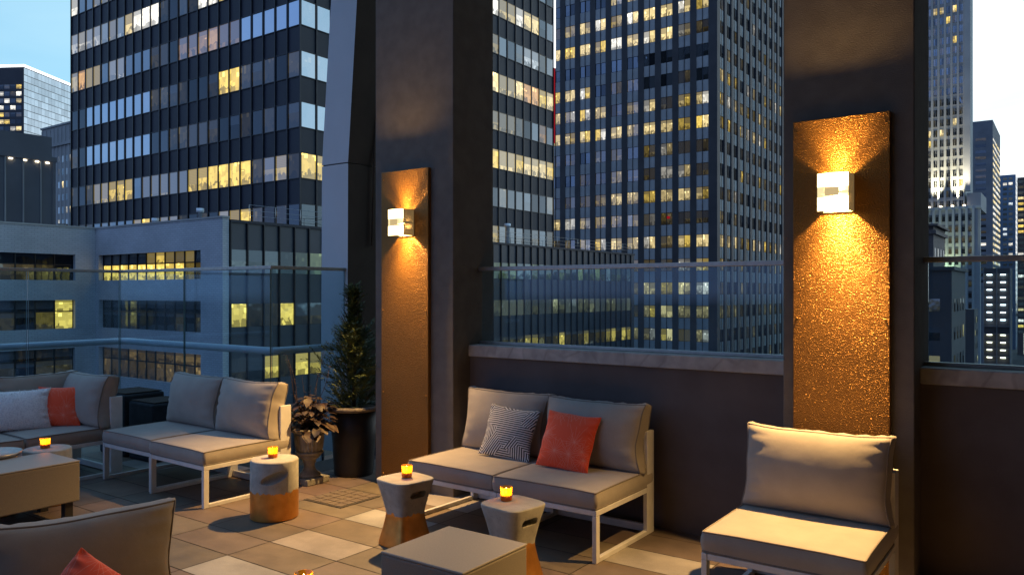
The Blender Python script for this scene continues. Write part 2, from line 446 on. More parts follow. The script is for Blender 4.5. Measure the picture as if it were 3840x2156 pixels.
M['blackwall'] = noisy('black_curtain_wall', (.012, .012, .015), (.02, .02, .024), .2, .3)
M['asphalt'] = noisy('asphalt', (.03, .03, .032), (.05, .05, .052), .3, .9)
M['whitelight'] = emis('white_strip_light', (.85, .92, 1), 3.0, False)
M['redlight'] = emis('red_strip_light', (1, .03, .06), .28, False)
M['warmlamp'] = emis('warm_lamp', (1, .85, .6), 6, False)
M['coollamp'] = emis('cool_lamp', (.95, .97, 1), 6, False)
M['roof'] = noisy('roof_gravel', (.10, .10, .10), (.15, .15, .15), .5, .9)

# ------------------------------------------------------------------ camera
F = 1977.0; W, H = 2576.0, 1446.0; HY = 733.0
yaw = math.atan2(.581, .814)
cam = bpy.data.cameras.new('camera'); co = bpy.data.objects.new('camera', cam); COL.objects.link(co)
co.location = (0, 0, EYE); co.rotation_euler = (R(90), 0, yaw)
cam.sensor_width = 36; cam.lens = 36*F/W; cam.shift_y = (HY - H/2)/W
cam.clip_start = .05; cam.clip_end = 6000
S.camera = co
cs, sn = math.cos(yaw), math.sin(yaw)
def proj(p):
    lat = p[0]*cs + p[1]*sn; d = -p[0]*sn + p[1]*cs
    if d < .1: return None
    return (W/2 + F*lat/d, HY - F*(p[2]-EYE)/d, d)

# ------------------------------------------------------------------ world and light
def world():
    w = bpy.data.worlds.new('World'); S.world = w; w.use_nodes = True
    nt = w.node_tree; bg = nt.nodes['Background']
    tc = nd(nt, 'ShaderNodeTexCoord')
    nrm = nd(nt, 'ShaderNodeVectorMath', operation='NORMALIZE'); nt.links.new(tc.outputs['Generated'], nrm.inputs[0])
    sp = nd(nt, 'ShaderNodeSeparateXYZ'); nt.links.new(nrm.outputs[0], sp.inputs[0])
    az = R(40)      # sunset, to the right of the view
    sx, sy = math.sin(az)*cs - math.cos(az)*sn, math.sin(az)*sn + math.cos(az)*cs
    d = mth(nt, 'ADD', mth(nt, 'MULTIPLY', sp.outputs[0], sx), mth(nt, 'MULTIPLY', sp.outputs[1], sy))
    el = sp.outputs[2]
    front = ramp(nt, d, -.75, .35)
    glow = mth(nt, 'POWER', ramp(nt, d, .45, .96), 1.3)
    up = mth(nt, 'POWER', ramp(nt, el, .0, 1.0), .7)
    c = mixc(nt, front, (.26, .39, .76), (.45, .88, 1.10))
    c = mixc(nt, mth(nt, 'MULTIPLY', up, .62), c, (.12, .28, .64))
    c = mixc(nt, mth(nt, 'MULTIPLY', glow, mth(nt, 'SUBTRACT', 1, mth(nt, 'MULTIPLY', up, .55))), c, (1.7, 1.75, 1.8))
    # thin bright veil low over the roofs
    n = nd(nt, 'ShaderNodeTexNoise'); n.inputs['Scale'].default_value = 2.4; n.inputs['Detail'].default_value = 5; n.inputs['Distortion'].default_value = .4
    mp = nd(nt, 'ShaderNodeMapping'); mp.inputs['Scale'].default_value = (1, 1, 3.5)
    nt.links.new(nrm.outputs[0], mp.inputs['Vector']); nt.links.new(mp.outputs[0], n.inputs['Vector'])
    veil = mth(nt, 'MULTIPLY', mth(nt, 'MULTIPLY', ramp(nt, n.outputs['Fac'], .38, .7), mth(nt, 'SUBTRACT', 1, ramp(nt, el, .1, .6))), mth(nt, 'MULTIPLY', front, .85))
    c = mixc(nt, veil, c, (.66, .95, 1.08))
    low = ramp(nt, el, -.02, .0)
    c = mixc(nt, low, (.02, .025, .04), c)
    nt.links.new(c, bg.inputs[0]); bg.inputs[1].default_value = 1.0
world()
sun = bpy.data.lights.new('sun', 'SUN'); sun.energy = .03; sun.angle = R(12); sun.color = (1, .8, .6)
so = bpy.data.objects.new('sun', sun); COL.objects.link(so)
_az = R(40); _sd = Vector((math.sin(_az)*cs - math.cos(_az)*sn, math.sin(_az)*sn + math.cos(_az)*cs, .05))
so.rotation_euler = _sd.to_track_quat('Z', 'Y').to_euler(); so.location = (0, 0, 60)

def point(name, loc, power, col, radius, parent=None):
    l = bpy.data.lights.new(name, 'POINT'); l.energy = power; l.color = col; l.shadow_soft_size = radius
    o = bpy.data.objects.new(name, l); o.location = loc; COL.objects.link(o); o.parent = parent
    return o

# ------------------------------------------------------------------ city
YEL = (1.0, .70, .14); CREAM = (1.0, .78, .36); ORA = (.9, .5, .18); WHT = (1., .95, .82); COOL = (.85, .95, 1.)
def cell(level=0., col=YEL, blind=0., refl=.3):
    return (tuple(c*level for c in col), (blind, random.random(), refl))

GROUND = -42.0
def visible_area(quad):
    ps = [proj(p) for p in quad]
    if any(p is None for p in ps): return 0
    cx = sum(p[0] for p in ps)/4; cy = sum(p[1] for p in ps)/4
    if not (-20 < cx < W+20 and -20 < cy < 1050): return 0
    if 822 < cx < 1236 or 1968 < cx < 2328: return 0
    a = 0
    for i in range(4):
        j = (i+1) % 4; a += ps[i][0]*ps[j][1] - ps[j][0]*ps[i][1]
    return abs(a)/2

def add_windows(root, wins, keep=100, name='window', frame_mat=None):
    """wins: list of groups of (quad, attr) in the root's space, one group = one window"""
    Mw = Matrix.Translation(root.location) @ root.rotation_euler.to_matrix().to_4x4()
    def area(g): return sum(visible_area([Mw @ Vector(p) for p in q]) for q, _ in g)
    order = sorted(wins, key=area, reverse=True)
    solo = [g for g in order[:keep] if area(g) > .5]
    ids = {id(g) for g in solo}
    rest = [g for g in wins if id(g) not in ids]
    UV = [(0, 0), (1, 0), (1, 1), (0, 1)]
    for g in solo:
        b = MB()
        for q, a in g: b.face(q, M['window'], UV, a)
        b.build(name, root)
    if rest:
        b = MB()
        for g in rest:
            for q, a in g: b.face(q, M['window'], UV, a)
        o = b.build('far_window', root); o['kind'] = 'stuff'

def quad_on(o, u, n, u0, u1, z0, z1, out):
    o = Vector((o[0], o[1], 0)); u = Vector((u[0], u[1], 0)); n = Vector((n[0], n[1], 0))
    a = o + u*u0 + n*out; b = o + u*u1 + n*out
    return [(a.x, a.y, z0), (b.x, b.y, z0), (b.x, b.y, z1), (a.x, a.y, z1)]

def slab_on(b, o, u, n, u0, u1, z0, z1, o0, o1, mt):
    o = Vector((o[0], o[1], 0)); u = Vector((u[0], u[1], 0)); n = Vector((n[0], n[1], 0))
    P = []
    for z in (z0, z1):
        for (uu, oo) in ((u0, o0), (u1, o0), (u1, o1), (u0, o1)):
            q = o + u*uu + n*oo; P.append((q.x, q.y, z))
    b.add(P, [(0, 3, 2, 1), (4, 5, 6, 7), (0, 1, 5, 4), (1, 2, 6, 5), (2, 3, 7, 6), (3, 0, 4, 7)], mt, False)

# ---- dark ribbon-window tower
def dark_tower():
    X0, Y0, L = -45.6, 37.5, 34.0
    root = empty('office_tower', (X0, Y0, GROUND), 0, 'dark navy office tower with long ribbon windows behind the low white brick building', 'tower')
    dz = -GROUND
    sill0 = 6.1 - 3.705*4; FH = 3.705; top = 70.0
    b = MB()
    b.box(-L, 0, 0, L, 0, top+dz, M['navy'])
    wins = []
    lit_left = {}
    def setl(r, d):
        for k, v in d.items(): lit_left[(r, k)] = v
    setl(3, {4: (1, YEL, 0), 5: (1, YEL, .0), 6: (1., YEL, .0), 7: (1, YEL, .0), 8: (.85, YEL, .45), 9: (.7, YEL, .7), 10: (.14, CREAM, 1), 11: (.14, CREAM, 1), 12: (.18, CREAM, .9), 13: (.18, CREAM, .9), 14: (.14, CREAM, 1), 16: (.8, YEL, .55), 17: (.6, YEL, .2), 18: (.65, YEL, .4), 19: (.45, YEL, .8), 20: (.4, YEL, .85), 1: (.5, YEL, .5), 2: (.18, CREAM, .5)})
    setl(1, {5: (1, YEL, 0), 6: (1, YEL, 0)})
    setl(0, {23: (.45, CREAM, .2), 22: (.75, ORA, .1), 21: (.62, CREAM, 1), 20: (.6, CREAM, 1), 18: (.4, WHT, .7), 17: (.35, WHT, .8), 7: (.5, ORA, .1), 8: (.32, ORA, .2), 9: (.2, ORA, .6), 10: (.18, ORA, .3), 6: (.2, ORA, .8), 5: (.16, ORA, .8)})
    setl(-1, {16: (.8, CREAM, .5), 15: (1.1, WHT, .2), 14: (1.3, WHT, 0), 13: (1.3, WHT, 0), 23: (.5, WHT, .5), 22: (.55, WHT, .6), 21: (.4, WHT, .6), 20: (.45, WHT, .5), 19: (.35, COOL, .8), 17: (.3, COOL, .8), 18: (.35, CREAM, .8), 8: (1.2, WHT, 0), 7: (1.2, WHT, 0), 6: (.9, YEL, 0)})
    setl(-2, {23: (.9, WHT, .6), 16: (1.2, WHT, .2), 15: (.8, WHT, .2), 20: (.3, CREAM, .9), 19: (.3, CREAM, .8), 18: (.3, CREAM, .8)})
    setl(4, {4: (.9, YEL, .1), 5: (.55, YEL, .5), 6: (.45, CREAM, .6), 14: (.9, YEL, 0), 15: (.5, YEL, .2), 12: (.3, CREAM, 1), 11: (.3, CREAM, 1), 13: (.2, CREAM, 1)})
    lit_right = {(-2, 10): (.9, YEL, .1), (-2, 11): (1.2, WHT, .2), (-2, 12): (.5, CREAM, .6), (-2, 13): (.9, WHT, .4), (-2, 14): (.9, CREAM, .2), (-2, 9): (.9, YEL, 0),
                 (-1, 10): (.35, CREAM, .5), (-1, 11): (.25, CREAM, .5), (-1, 14): (.5, COOL, .5), (-1, 9): (.3, CREAM, .6),
                 (0, 9): (1, YEL, 0), (0, 10): (1, YEL, 0), (0, 11): (1.2, CREAM, 0), (0, 12): (.55, CREAM, .7), (0, 13): (.9, CREAM, 0), (0, 14): (.7, ORA, 0), (0, 15): (.7, YEL, .3), (0, 16): (.9, CREAM, .2),
                 (1, 10): (.75, YEL, .1), (1, 11): (.3, CREAM, .6), (1, 12): (.25, CREAM, .8), (1, 9): (.8, YEL, 0), (1, 15): (.25, ORA, .5),
                 (2, 9): (.9, YEL, .1), (2, 10): (.8, YEL, .2), (2, 11): (.9, YEL, .1), (2, 12): (.75, CREAM, .8), (2, 13): (.7, YEL, .3), (2, 14): (.8, CREAM, .4), (2, 15): (.7, CREAM, .2), (2, 16): (.8, YEL, .3),
                 (4, 10): (.6, YEL, .3), (4, 11): (.4, YEL, .4), (3, 0): (.85, YEL, .0), (3, 1): (.7, YEL, .3)}
    nb = 24; bw = L/nb
    for r in range(-12, 12):
        zs = 6.1 + FH*(4-r)
        if zs + 1.8 > top - 2 or zs < 2 + GROUND: continue
        z0, z1 = zs + dz, zs + 1.79 + dz
        for i in range(nb):
            l = lit_left.get((r, i))
            if l is None:
                rf = .7 if (i >= 14 and r in (1, 2)) else (.38 if i >= 14 else random.uniform(.06, .16))  # reflectance zoned to imitate reflected bright sky and an unmodelled dark building
                if r <= 0 and 0 <= i <= 13: rf = random.uniform(.06, .2)
                if r == 0 and i <= 4: rf = .75
                if r in (3, 4) and i > 20: rf = .12
                if r == 1 and i > 21 or r == 2 and i > 21: rf = .15
                a = cell(random.choice((0, 0, .015, .035)), CREAM, random.choice((0, 0, 0, .4, 1)), rf)
            else: a = cell(l[0], l[1], l[2], .12 if l[0] > .5 else .3)
            wins.append([(quad_on((0, 0), (-1, 0), (0, -1), i*bw+.06, (i+1)*bw-.06, z0, z1, .03)[::-1], a)])
        nr = 24; br = L/nr
        for i in range(nr):
            l = lit_right.get((r, int(i*17/24))) if i > 2 else lit_right.get((r, i))
            if l is None:
                rf = .55 if (i < 3 and r <= 2) else random.uniform(.1, .25)
                a = cell(random.choice((0, 0, .04, .08)), CREAM, 0 if i < 3 else random.choice((0, 0, .5, 1)), rf)
            else: a = cell(l[0], l[1], l[2], .12)
            wins.append([(quad_on((0, 0), (0, 1), (1, 0), i*br+.06, (i+1)*br-.06, z0, z1, .03), a)])
    # flip uv-safe orientation for the left face: quads were listed back to front
    wins2 = []
    for g in wins:
        q, a = g[0]
        if abs(q[0][1] + .03) < 1e-6 and abs(q[2][1] + .03) < 1e-6 and q[0][2] > q[2][2]:
            q = [q[3], q[2], q[1], q[0]]; q = [q[1], q[0], q[3], q[2]]
        wins2.append([(q, a)])
    b.build('wall', root)
    m = MB()
    for i in range(nb+1):
        m.box(-i*bw-.06, -i*bw+.06, -.11, 0, 0, top+dz, M['navymull'])
    for i in range(1, 25):
        m.box(0, .11, i*L/24-.06, i*L/24+.06, 0, top+dz, M['navymull'])
    for r in range(-12, 12):
        zs = 6.1 + FH*(4-r)
        if zs + 1.8 > top - 2 or zs < 2 + GROUND: continue
        for zz in (zs+dz-.06, zs+dz+1.79):
            m.box(-L, 0, -.07, 0, zz, zz+.06, M['navymull']); m.box(0, .07, 0, L, zz, zz+.06, M['navymull'])
    m.build('mullion_grid', root)
    add_windows(root, wins2)
    # light strips on the far edge
    e = MB(); e.box(.02, .2, L+.02, L+.22, 25.6+dz, 60+dz, M['whitelight']); e.build('white_edge_light', root)
    e = MB(); e.box(.02, .16, L+.02, L+.16, 17.5+dz, 25.6+dz, M['redlight']); e.build('red_edge_light', root)
dark_tower()

# ---- tower with paired windows between brown piers
def pier_tower():
    X0, Y0 = -44.8, 116.7
    root = empty('pier_tower', (X0, Y0, GROUND), 0, 'tall office tower with brown piers and paired windows between grey panels, in the middle distance', 'tower')
    dz = -GROUND; FH = 3.7; top = 95.0; WL, WR = 39.0, 48.0; bay = 3.0
    b = MB(); b.box(-WL, 0, 0, WR, 0, top+dz, M['coppl'])
    pan = MB(); mul = MB(); wins = []
    lit = {}
    def rowl(n, vals):
        for c, v in enumerate(vals): lit[(n, c)] = v
    rowl(11, [.1, .4, .8, .9, .6, 1, 1, 1, .7, .6]); rowl(10, [.8, .75, .9, .85, 1, .9, .95, 1.1, .25, .05])
    rowl(9, [0]*10); rowl(8, [.7, .75, .85, 0, .05, .05, 0, 0, .05, 0]); rowl(7, [.5, .4, .8, .7, .05, .2, .75, .05, .35, .85])
    rowl(6, [.7, .4, .8, .8, .8, .35, .8, .55, .6, .9]); rowl(5, [.05, .1, 0, .1, .12, .05, .2, .2, .05, .05])
    rowl(4, [0, 0, .05, .05, .2, .1, .1, .3, .3, .05]); rowl(3, [.05, .1, .12, .3, .65, .35, .4, .4, .6, .4])
    rowl(2, [.5, .45, .35, .22, .2, .25, .12, .05, .05, .05]); rowl(1, [.1, .1, .3, .7, .85, .45, .65, .12, .6, .75])
    rowl(0, [.05, .05, .1, .05, .1, .2, .12, .1, .35, .55]); rowl(-1, [.1, .1, .1, .1, .1, .2, .4, .3, .6, .6])
    rowl(-2, [.1, .1, .1, .1, .1, .1, .4, .6, .25, .5]); rowl(-3, [.1, .1, .1, .1, .1, .2, .35, .8, .15, .4])
    rowl(12, [0]*4 + [.5, .6, .1, .1, .6, .5])
    ncol = 12; nright = 15
    def colr(v): return CREAM if random.random() < .6 else WHT if random.random() < .4 else YEL
    for n in range(-11, 22):
        zs = 4.84 + FH*n
        if zs < GROUND + 4: continue
        z0, z1 = zs+dz, zs+dz+1.82
        for c in range(ncol):          # left face, c counts from the corner
            cc = 9 - c
            v = lit.get((n, cc))
            if v is None: v = random.choice((0, 0, 0, .05, .1, .3 if n < -3 else .1))
            uc = 1.05 + c*bay
            g = []
            for h in range(2):
                lv = v*(1 if v > .85 else random.choice((1, 1, .55)))
                a = cell(lv, colr(v), random.choice((0, 0, .25, .5)) if lv > .15 else random.choice((0, .6, 1)), .12 if lv > .3 else random.uniform(.08, .3))
                x1 = -(uc + h*1.02); x0 = x1 - .96
                g.append(([(x0, -.05, z0), (x1, -.05, z0), (x1, -.05, z1), (x0, -.05, z1)], a))
            wins.append(g)
            pan.box(-(uc+1.98), -uc, -.12, 0, z0-(FH-1.82)+.07, z0-.07, M['spandrel'])
        for c in range(nright):
            if n in (7, 6): v = random.choice((.8, .6, .5, .1)) if c < 9 else .1
            elif n == 1: v = random.choice((.75, .6, .3, .6))
            elif n in (3, 8, -2, 4): v = random.choice((0, .1, .3, .5))
            else: v = random.choice((0, 0, 0, .05, .1, .3))
            y0 = 1.05 + c*bay
            g = []
            for h in range(2):
                lv = v*random.choice((1, 1, .4))
                a = cell(lv, colr(v), random.choice((0, 0, .3, .6)), .1 if lv > .3 else random.uniform(.08, .3))
                ya = y0 + h*1.02
                g.append(([(.05, ya, z0), (.05, ya+.96, z0), (.05, ya+.96, z1), (.05, ya, z1)], a))
            wins.append(g)
            pan.box(0, .12, y0, y0+1.98, z0-(FH-1.82)+.07, z0-.07, M['spandrel'])
    for c in range(ncol):
        uc = 1.05 + c*bay
        mul.box(-(uc+1.02), -(uc+.96), -.22, 0, 0, top+dz, M['navymull'])
        mul.box(-(uc+3.0), -(uc+1.98), -.22, 0, 0, top+dz, M['coppl'])
        pass
    mul.box(-1.05, 0, -.22, 0, 0, top+dz, M['coppl']); mul.box(0, .36, -.22, 1.05, 0, top+dz, M['coppl'])
    for c in range(nright):
        y0 = 1.05 + c*bay
        mul.box(0, .2, y0+.96, y0+1.02, 0, top+dz, M['navymull'])
        mul.box(0, .36, y0+1.98, y0+3.0, 0, top+dz, M['coppl'])
    b.build('wall', root); pan.build('spandrel_panel', root); mul.build('pier', root)
    add_windows(root, wins)
    rl = MB(); rl.box(-7.9, -7.5, -.35, -.1, 4.84+3.7*2+dz+.9, 4.84+3.7*2+dz+1.3, M['redlight']); rl.build('red_beacon', root)
pier_tower()

# ---- dark podium with roof railing
def podium():
    X0, Y0, L = -43.2, 29.95, 56.0
    root = empty('podium_block', (X0, Y0, GROUND), 0, 'low dark glazed podium block with a metal railing along its roof, below the navy tower', 'building')
    dz = -GROUND; top = 5.9
    b = MB(); b.box(-45, 0, 0, L, 0, top+dz, M['podium']); b.box(-45, .12, -.0, L, top+dz, top+dz+.18, M['navy']); b.build('wall', root)
    m = MB(); wins = []; bay = 1.25; nb = int(L/bay)
    litp = {(1, 0): (1, YEL, .0), (1, 3): (1.1, YEL, .0), (2, 2): (1, YEL, .5), (2, 4): (1.1, YEL, .4), (2, 5): (.5, YEL, .5)}
    for i in range(nb+1): m.box(0, .14, i*bay-.04, i*bay+.04, 0, top+dz, M['navymull'])
    m.build('mullion_grid', root)
    for r in range(-0, 6):
        zs = 2.75 - 3.45*r
        for i in range(nb):
            l = litp.get((r, i))
            if l is None:
                if r == 0: a = cell(random.choice((.08, .2, .04, .12)) if i > 14 else random.choice((.01, .03, .12)), (.55, .75, .35) if random.random() < .5 else (.4, .6, .7), random.choice((0, .5)), .07)
                elif r == 1 and i > 20: a = cell(random.choice((.12, .18, .25, .1)), (.8, .75, .4), random.choice((0, 1, .4)), .25)
                elif r == 2 and i > 20: a = cell(random.choice((.02, .05, .8, .3)), YEL, .2, .2)
                else: a = cell(random.choice((.0, .02, .05)), CREAM, random.choice((0, .6)), random.uniform(.08, .22))
            else: a = cell(l[0], l[1], l[2], .06)
            y = i*bay
            wins.append([([(.03, y+.07, zs+dz), (.03, y+bay-.07, zs+dz), (.03, y+bay-.07, zs+1.45+dz), (.03, y+.07, zs+1.45+dz)], a)])
    add_windows(root, wins, 80)
    rl = MB(); zt = top+dz+.18
    for k in (.35, .7, 1.05): rl.tube([(-.1, 1.5, zt+k), (-.1, L-.2, zt+k)], .016, M['steel'], 6)
    for i in range(0, 27): rl.tube([(-.1, 1.5+i*2.07, zt), (-.1, 1.5+i*2.07, zt+1.05)], .02, M['steel'], 6)
    rl.build('roof_railing', root)
    for y in (31.5,):
        v = MB(); v.lathe([(.22, 0), (.22, 1.7), (.32, 1.7), (.32, 2.0)], M['pipe'], 12, (-1.2, y, zt)); v.build('roof_vent', root)
podium()

# ---- white painted brick building (L shaped) with ribbon windows
def white_brick():
    root = empty('white_brick_building', (-58.8, 29.4, GROUND), 0, 'low L-shaped building of white painted brick with dark ribbon windows, behind the glass railing', 'building')
    dz = -GROUND; top = 6.15
    xr = 15.65                      # right end of the front wing
    rows = [(2.35, 4.2), (-1.1, .93), (-4.55, -2.5), (-8.0, -5.95), (-11.45, -9.4)]
    b = MB(); W_ = M['whitebrick']
    D = .45                         # reveal
    # front wing (faces -y): openings between u 0.45 and 13.4
    u0, u1 = .45, 13.3
    z = 0
    edges = []
    zs = sorted(rows)
    prev = 0
    for (a, c) in zs:
        b.box(0, xr, -0, D, prev+(0 if prev == 0 else 0), a+dz, W_) if prev == 0 else b.box(0, xr, 0, D, prev, a+dz, W_)
        b.box(0, u0, 0, D, a+dz, c+dz, W_); b.box(u1, xr, 0, D, a+dz, c+dz, W_)
        prev = c+dz
    b.box(0, xr, 0, D, prev, top+dz, W_)
    b.box(-.06, xr+.05, -.06, D+.04, top+dz, top+dz+.12, M['limedark'])
    # left wing (faces +x)
    Lw = 26.0; v0, v1 = 1.45, 24.5
    prev = 0
    for (a, c) in zs:
        b.box(-D, 0, -Lw, 0, prev, a+dz, W_)
        b.box(-D, 0, -v0, 0, a+dz, c+dz, W_); b.box(-D, 0, -Lw, -v1, a+dz, c+dz, W_)
        prev = c+dz
    b.box(-D, 0, -Lw, 0, prev, top+dz, W_)
    b.box(-D-.1, .06, -Lw, -.06, top+dz+.005, top+dz+.125, M['limedark'])
    b.box(-16, -D-.02, -Lw, D, 0, top+dz-.3, M['darkcon'])
    b.build('wall', root)
    wins = []
    fr = MB()
    n = 11; bw = (u1-u0)/n
    up = [0, 0, 0, 0, 0, .5, .9, .45, .3, .5, 0]; lo = [.95, 1, .9, .95, 1, 1.1, 1.1, .6, 1.1, .15, .05]
    upb = [0]*11
    for r, (a, c) in enumerate(rows):
        zm = a + (c-a)*.60
        for i in range(n):
            x0 = u0+i*bw+.04; x1 = x0+bw-.08
            if r == 0: l1, l2 = cell(lo[i], YEL, .0, .05), cell(up[i]*.75, YEL, 1 if i != 6 else .3, .12)
            elif r == 2: l1, l2 = cell(random.choice((.06, .1, .16)), ORA, 0, .1), cell(random.choice((.05, .1, .2)), ORA, .3, .1)
            else: l1, l2 = cell(random.choice((0, .03)), CREAM, .2, .15), cell(0, CREAM, .7, .15)
            y = D-.06
            wins.append([([(x0, y, a+dz), (x1, y, a+dz), (x1, y, zm+dz-.04), (x0, y, zm+dz-.04)], l1),
                         ([(x0, y, zm+dz+.04), (x1, y, zm+dz+.04), (x1, y, c+dz), (x0, y, c+dz)], l2)])
        for i in range(n+1):
            fr.box(u0+i*bw-.04, u0+i*bw+.04, D-.14, D-.02, a+dz, c+dz, M['navymull'])
        fr.box(u0, u1, D-.13, D-.02, zm+dz-.04, zm+dz+.04, M['navymull'])
        fr.box(u0, u1, D-.02, D+.02, a+dz, c+dz, M['blackwall'])
        m = 18; bv = (v1-v0)/m
        for i in range(m):
            y1 = -(v0+i*bv+.04); y0 = y1-bv+.08
            x = -D+.06
            if r == 1 and i == 0: l1, l2 = cell(1.0, YEL, 0, .05), cell(.8, YEL, .2, .05)
            elif r == 1 and i == 1: l1, l2 = cell(.12, YEL, .0, .1), cell(0, YEL, .8, .1)
            elif r == 0: l1, l2 = cell(random.choice((.0, .02, .05)), CREAM, .0, .10), cell(0, CREAM, 0, .03)
            else: l1, l2 = cell(random.choice((0, .02, .04)), CREAM, .3, .14), cell(0, CREAM, .8, .14)
            wins.append([([(x, y0, a+dz), (x, y1, a+dz), (x, y1, zm+dz-.04), (x, y0, zm+dz-.04)], l1),
                         ([(x, y0, zm+dz+.04), (x, y1, zm+dz+.04), (x, y1, c+dz), (x, y0, c+dz)], l2)])
            fr.box(-D+.02, -D+.14, y1, y1+.08, a+dz, c+dz, M['navymull'])
        fr.box(-D+.02, -D+.13, -v1, -v0, zm+dz-.04, zm+dz+.04, M['navymull'])
        fr.box(-D-.02, -D+.02, -v1, -v0, a+dz, c+dz, M['blackwall'])
    fr.build('window_frame', root)
    add_windows(root, wins, 90)
    for (x, h) in ((2.5, 1.2), (8.3, 1.6)):
        v = MB(); v.lathe([(.16, 0), (.16, h-.3), (.26, h-.3), (.26, h)], M['pipe'], 12, (x, 3.2, top+dz-.3)); v.build('roof_vent', root)
white_brick()

# ---- generic further building: walls, piers, windows on two faces
def block(name, label, cat, loc, rz, wx, wy, top, wallm, pane, floor, bay, rows, lit, colors, faces=('f', 'r'), pier=None, pier_d=.3, refl=(.1, .3), keep=60, levels=(.4, 1.), z_first=None, skip=None, blind=(0, 0, .4), cornice=None, split=1):
    """front face on local y = 0 facing -y, x from -wx to 0; right face on local x = 0 facing +x, y from 0 to wy; base at GROUND"""
    root = empty(name, (loc[0], loc[1], GROUND), rz, label, cat)
    dz = -GROUND
    b = MB(); b.box(-wx, 0, 0, wy, 0, top+dz, wallm)
    if cornice:
        for k, (h, o) in enumerate(cornice):
            b.box(-wx-o, o, -o, wy+o, top+dz-h[0], top+dz-h[1], wallm)
    b.build('wall', root)
    pw, ph = pane
    wins = []; pm = MB()
    zf = z_first if z_first is not None else top-2-ph
    for fc in faces:
        L = wx if fc == 'f' else wy
        n = int(L/bay)
        off = (L-n*bay)/2
        for i in range(n):
            for r in range(rows):
                z0 = zf - r*floor + dz
                if z0 < 1 or (skip and skip(fc, i, r)): continue
                on = lit(fc, i, r) if callable(lit) else (random.random() < lit)
                g = []
                for h in range(split):
                    w1 = pw/split
                    a = cell(random.uniform(*levels) if on else random.choice((0, .0, .04)), random.choice(colors), random.choice(blind), random.uniform(*refl) if not on else .08)
                    c = off+(i+.5)*bay - pw/2 + h*w1
                    q0, q1 = c+.04, c+w1-.04
                    if fc == 'f': q = [(-q1, -.04, z0), (-q0, -.04, z0), (-q0, -.04, z0+ph), (-q1, -.04, z0+ph)]
                    else: q = [(.04, q0, z0), (.04, q1, z0), (.04, q1, z0+ph), (.04, q0, z0+ph)]
                    g.append((q, a))
                wins.append(g)
        if pier:
            for i in range(n+1):
                c = off+i*bay; h = (bay-pw)/2*.8
                c0, c1 = max(0, c-h), min(L, c+h)
                if fc == 'f': pm.box(-c1, -c0, -pier_d, 0, 0, top+dz-1, pier)
                else: pm.box(0, pier_d, c0, c1, 0, top+dz-1, pier)
    if pier: pm.build('pier', root)
    add_windows(root, wins, keep)
    return root

# left skyline: glass tower with white edge light
def glass_tower():
    d = 450.0
    r = (60-1288)/F
    x = (r*cs - sn)*d; y = (r*sn + cs)*d
    root = block('glass_tower', 'distant dark office tower with a pale glass side and a glowing roof edge, far left', 'tower', (x, y), yaw - R(4.5), 60, 90, 130.0, M['blackwall'], (3.2, 2.4), 4.0, 3.6, 26,
                 lambda fc, i, rr: fc == 'f' and rr > 1 and random.random() < .32, (CREAM, YEL, WHT), refl=(.05, .15), keep=60, levels=(.5, 1.3), skip=lambda fc, i, rr: fc == 'r' or rr < 2)
    dz = -GROUND
    g = MB(); n = 30
    for k in range(34):
        for j in range(n):
            a = cell(.03, COOL, 0, random.uniform(.42, .6))
            z1 = 130+dz-.6-k*4.0; q = (.05, j*3.0+.05), (.05, (j+1)*3.0-.05)
            g.face([(q[0][0], q[0][1], z1-3.65), (q[1][0], q[1][1], z1-3.65), (q[1][0], q[1][1], z1), (q[0][0], q[0][1], z1)], M['window'], [(0, 0), (1, 0), (1, 1), (0, 1)], a)
    g.build('glass_side', root)
    e = MB(); e.box(-60, .5, -.5, .2, 130+dz+.02, 130+dz+1.3, M['whitelight']); e.box(-.3, .5, .2, 90, 130+dz+.02, 130+dz+1.3, M['whitelight']); e.build('roof_edge_light', root)
glass_tower()

def pylon_block():
    root = empty('pylon_building', (-119.9, 54.2, GROUND), 0, 'grey windowless block with thin vertical light lines under a pale penthouse, at the left edge', 'building')
    dz = -GROUND; top = 20.2
    b = MB(); b.box(-16, 0, -17, 0, 0, top+dz, M['concrete'])
    b.box(.0, .12, -.45, 0, 0, top+dz, M['concrete']); b.build('wall', root)
    p = MB(); p.box(-16, .15, -17, .15, top+dz, top+dz+.7, M['concrete']); p.box(-15.5, -.3, -17, -.35, top+dz+.7, top+dz+3.6, M['concrete']); p.build('penthouse', root)
    s = MB()
    for y in (-4.3, -2.0, -6.6, -9): s.box(0, .18, y-.08, y+.08, 0, top+dz-.1, M['limestone'])
    s.build('fin_rib', root)
    l = MB()
    for y in (-4.0, -2.4, -1.0, -5.8): l.box(.02, .22, y-.34, y+.1, top+dz-.3, top+dz-.14, M['warmlamp'])
    l.build('cornice_lamp', root)
pylon_block()

block('stone_building', 'old stone building with stepped top and rows of narrow windows, left of the navy tower', 'building', (-224, 107), 0, 21, 30, 49, M['limedark'], (.95, 1.8), 3.6, 2.3, 14, .22,
      (WHT, CREAM), faces=('f',), keep=60, levels=(.25, .8), z_first=38, pier=M['limedark'], pier_d=.12, cornice=[((6.2, 5.4), .5), ((.5, 0), .3)], refl=(.1, .5))
block('stone_annex', 'small stone annex with two yellow lit windows in front of the old stone building', 'building', (-229.5, 104.5), 0, 14, 2.2, 20.5, M['limedark'], (1.1, 1.6), 3.4, 5.5, 1, 1.0,
      (YEL,), faces=('f',), keep=4, levels=(.8, 1.), z_first=16.8)

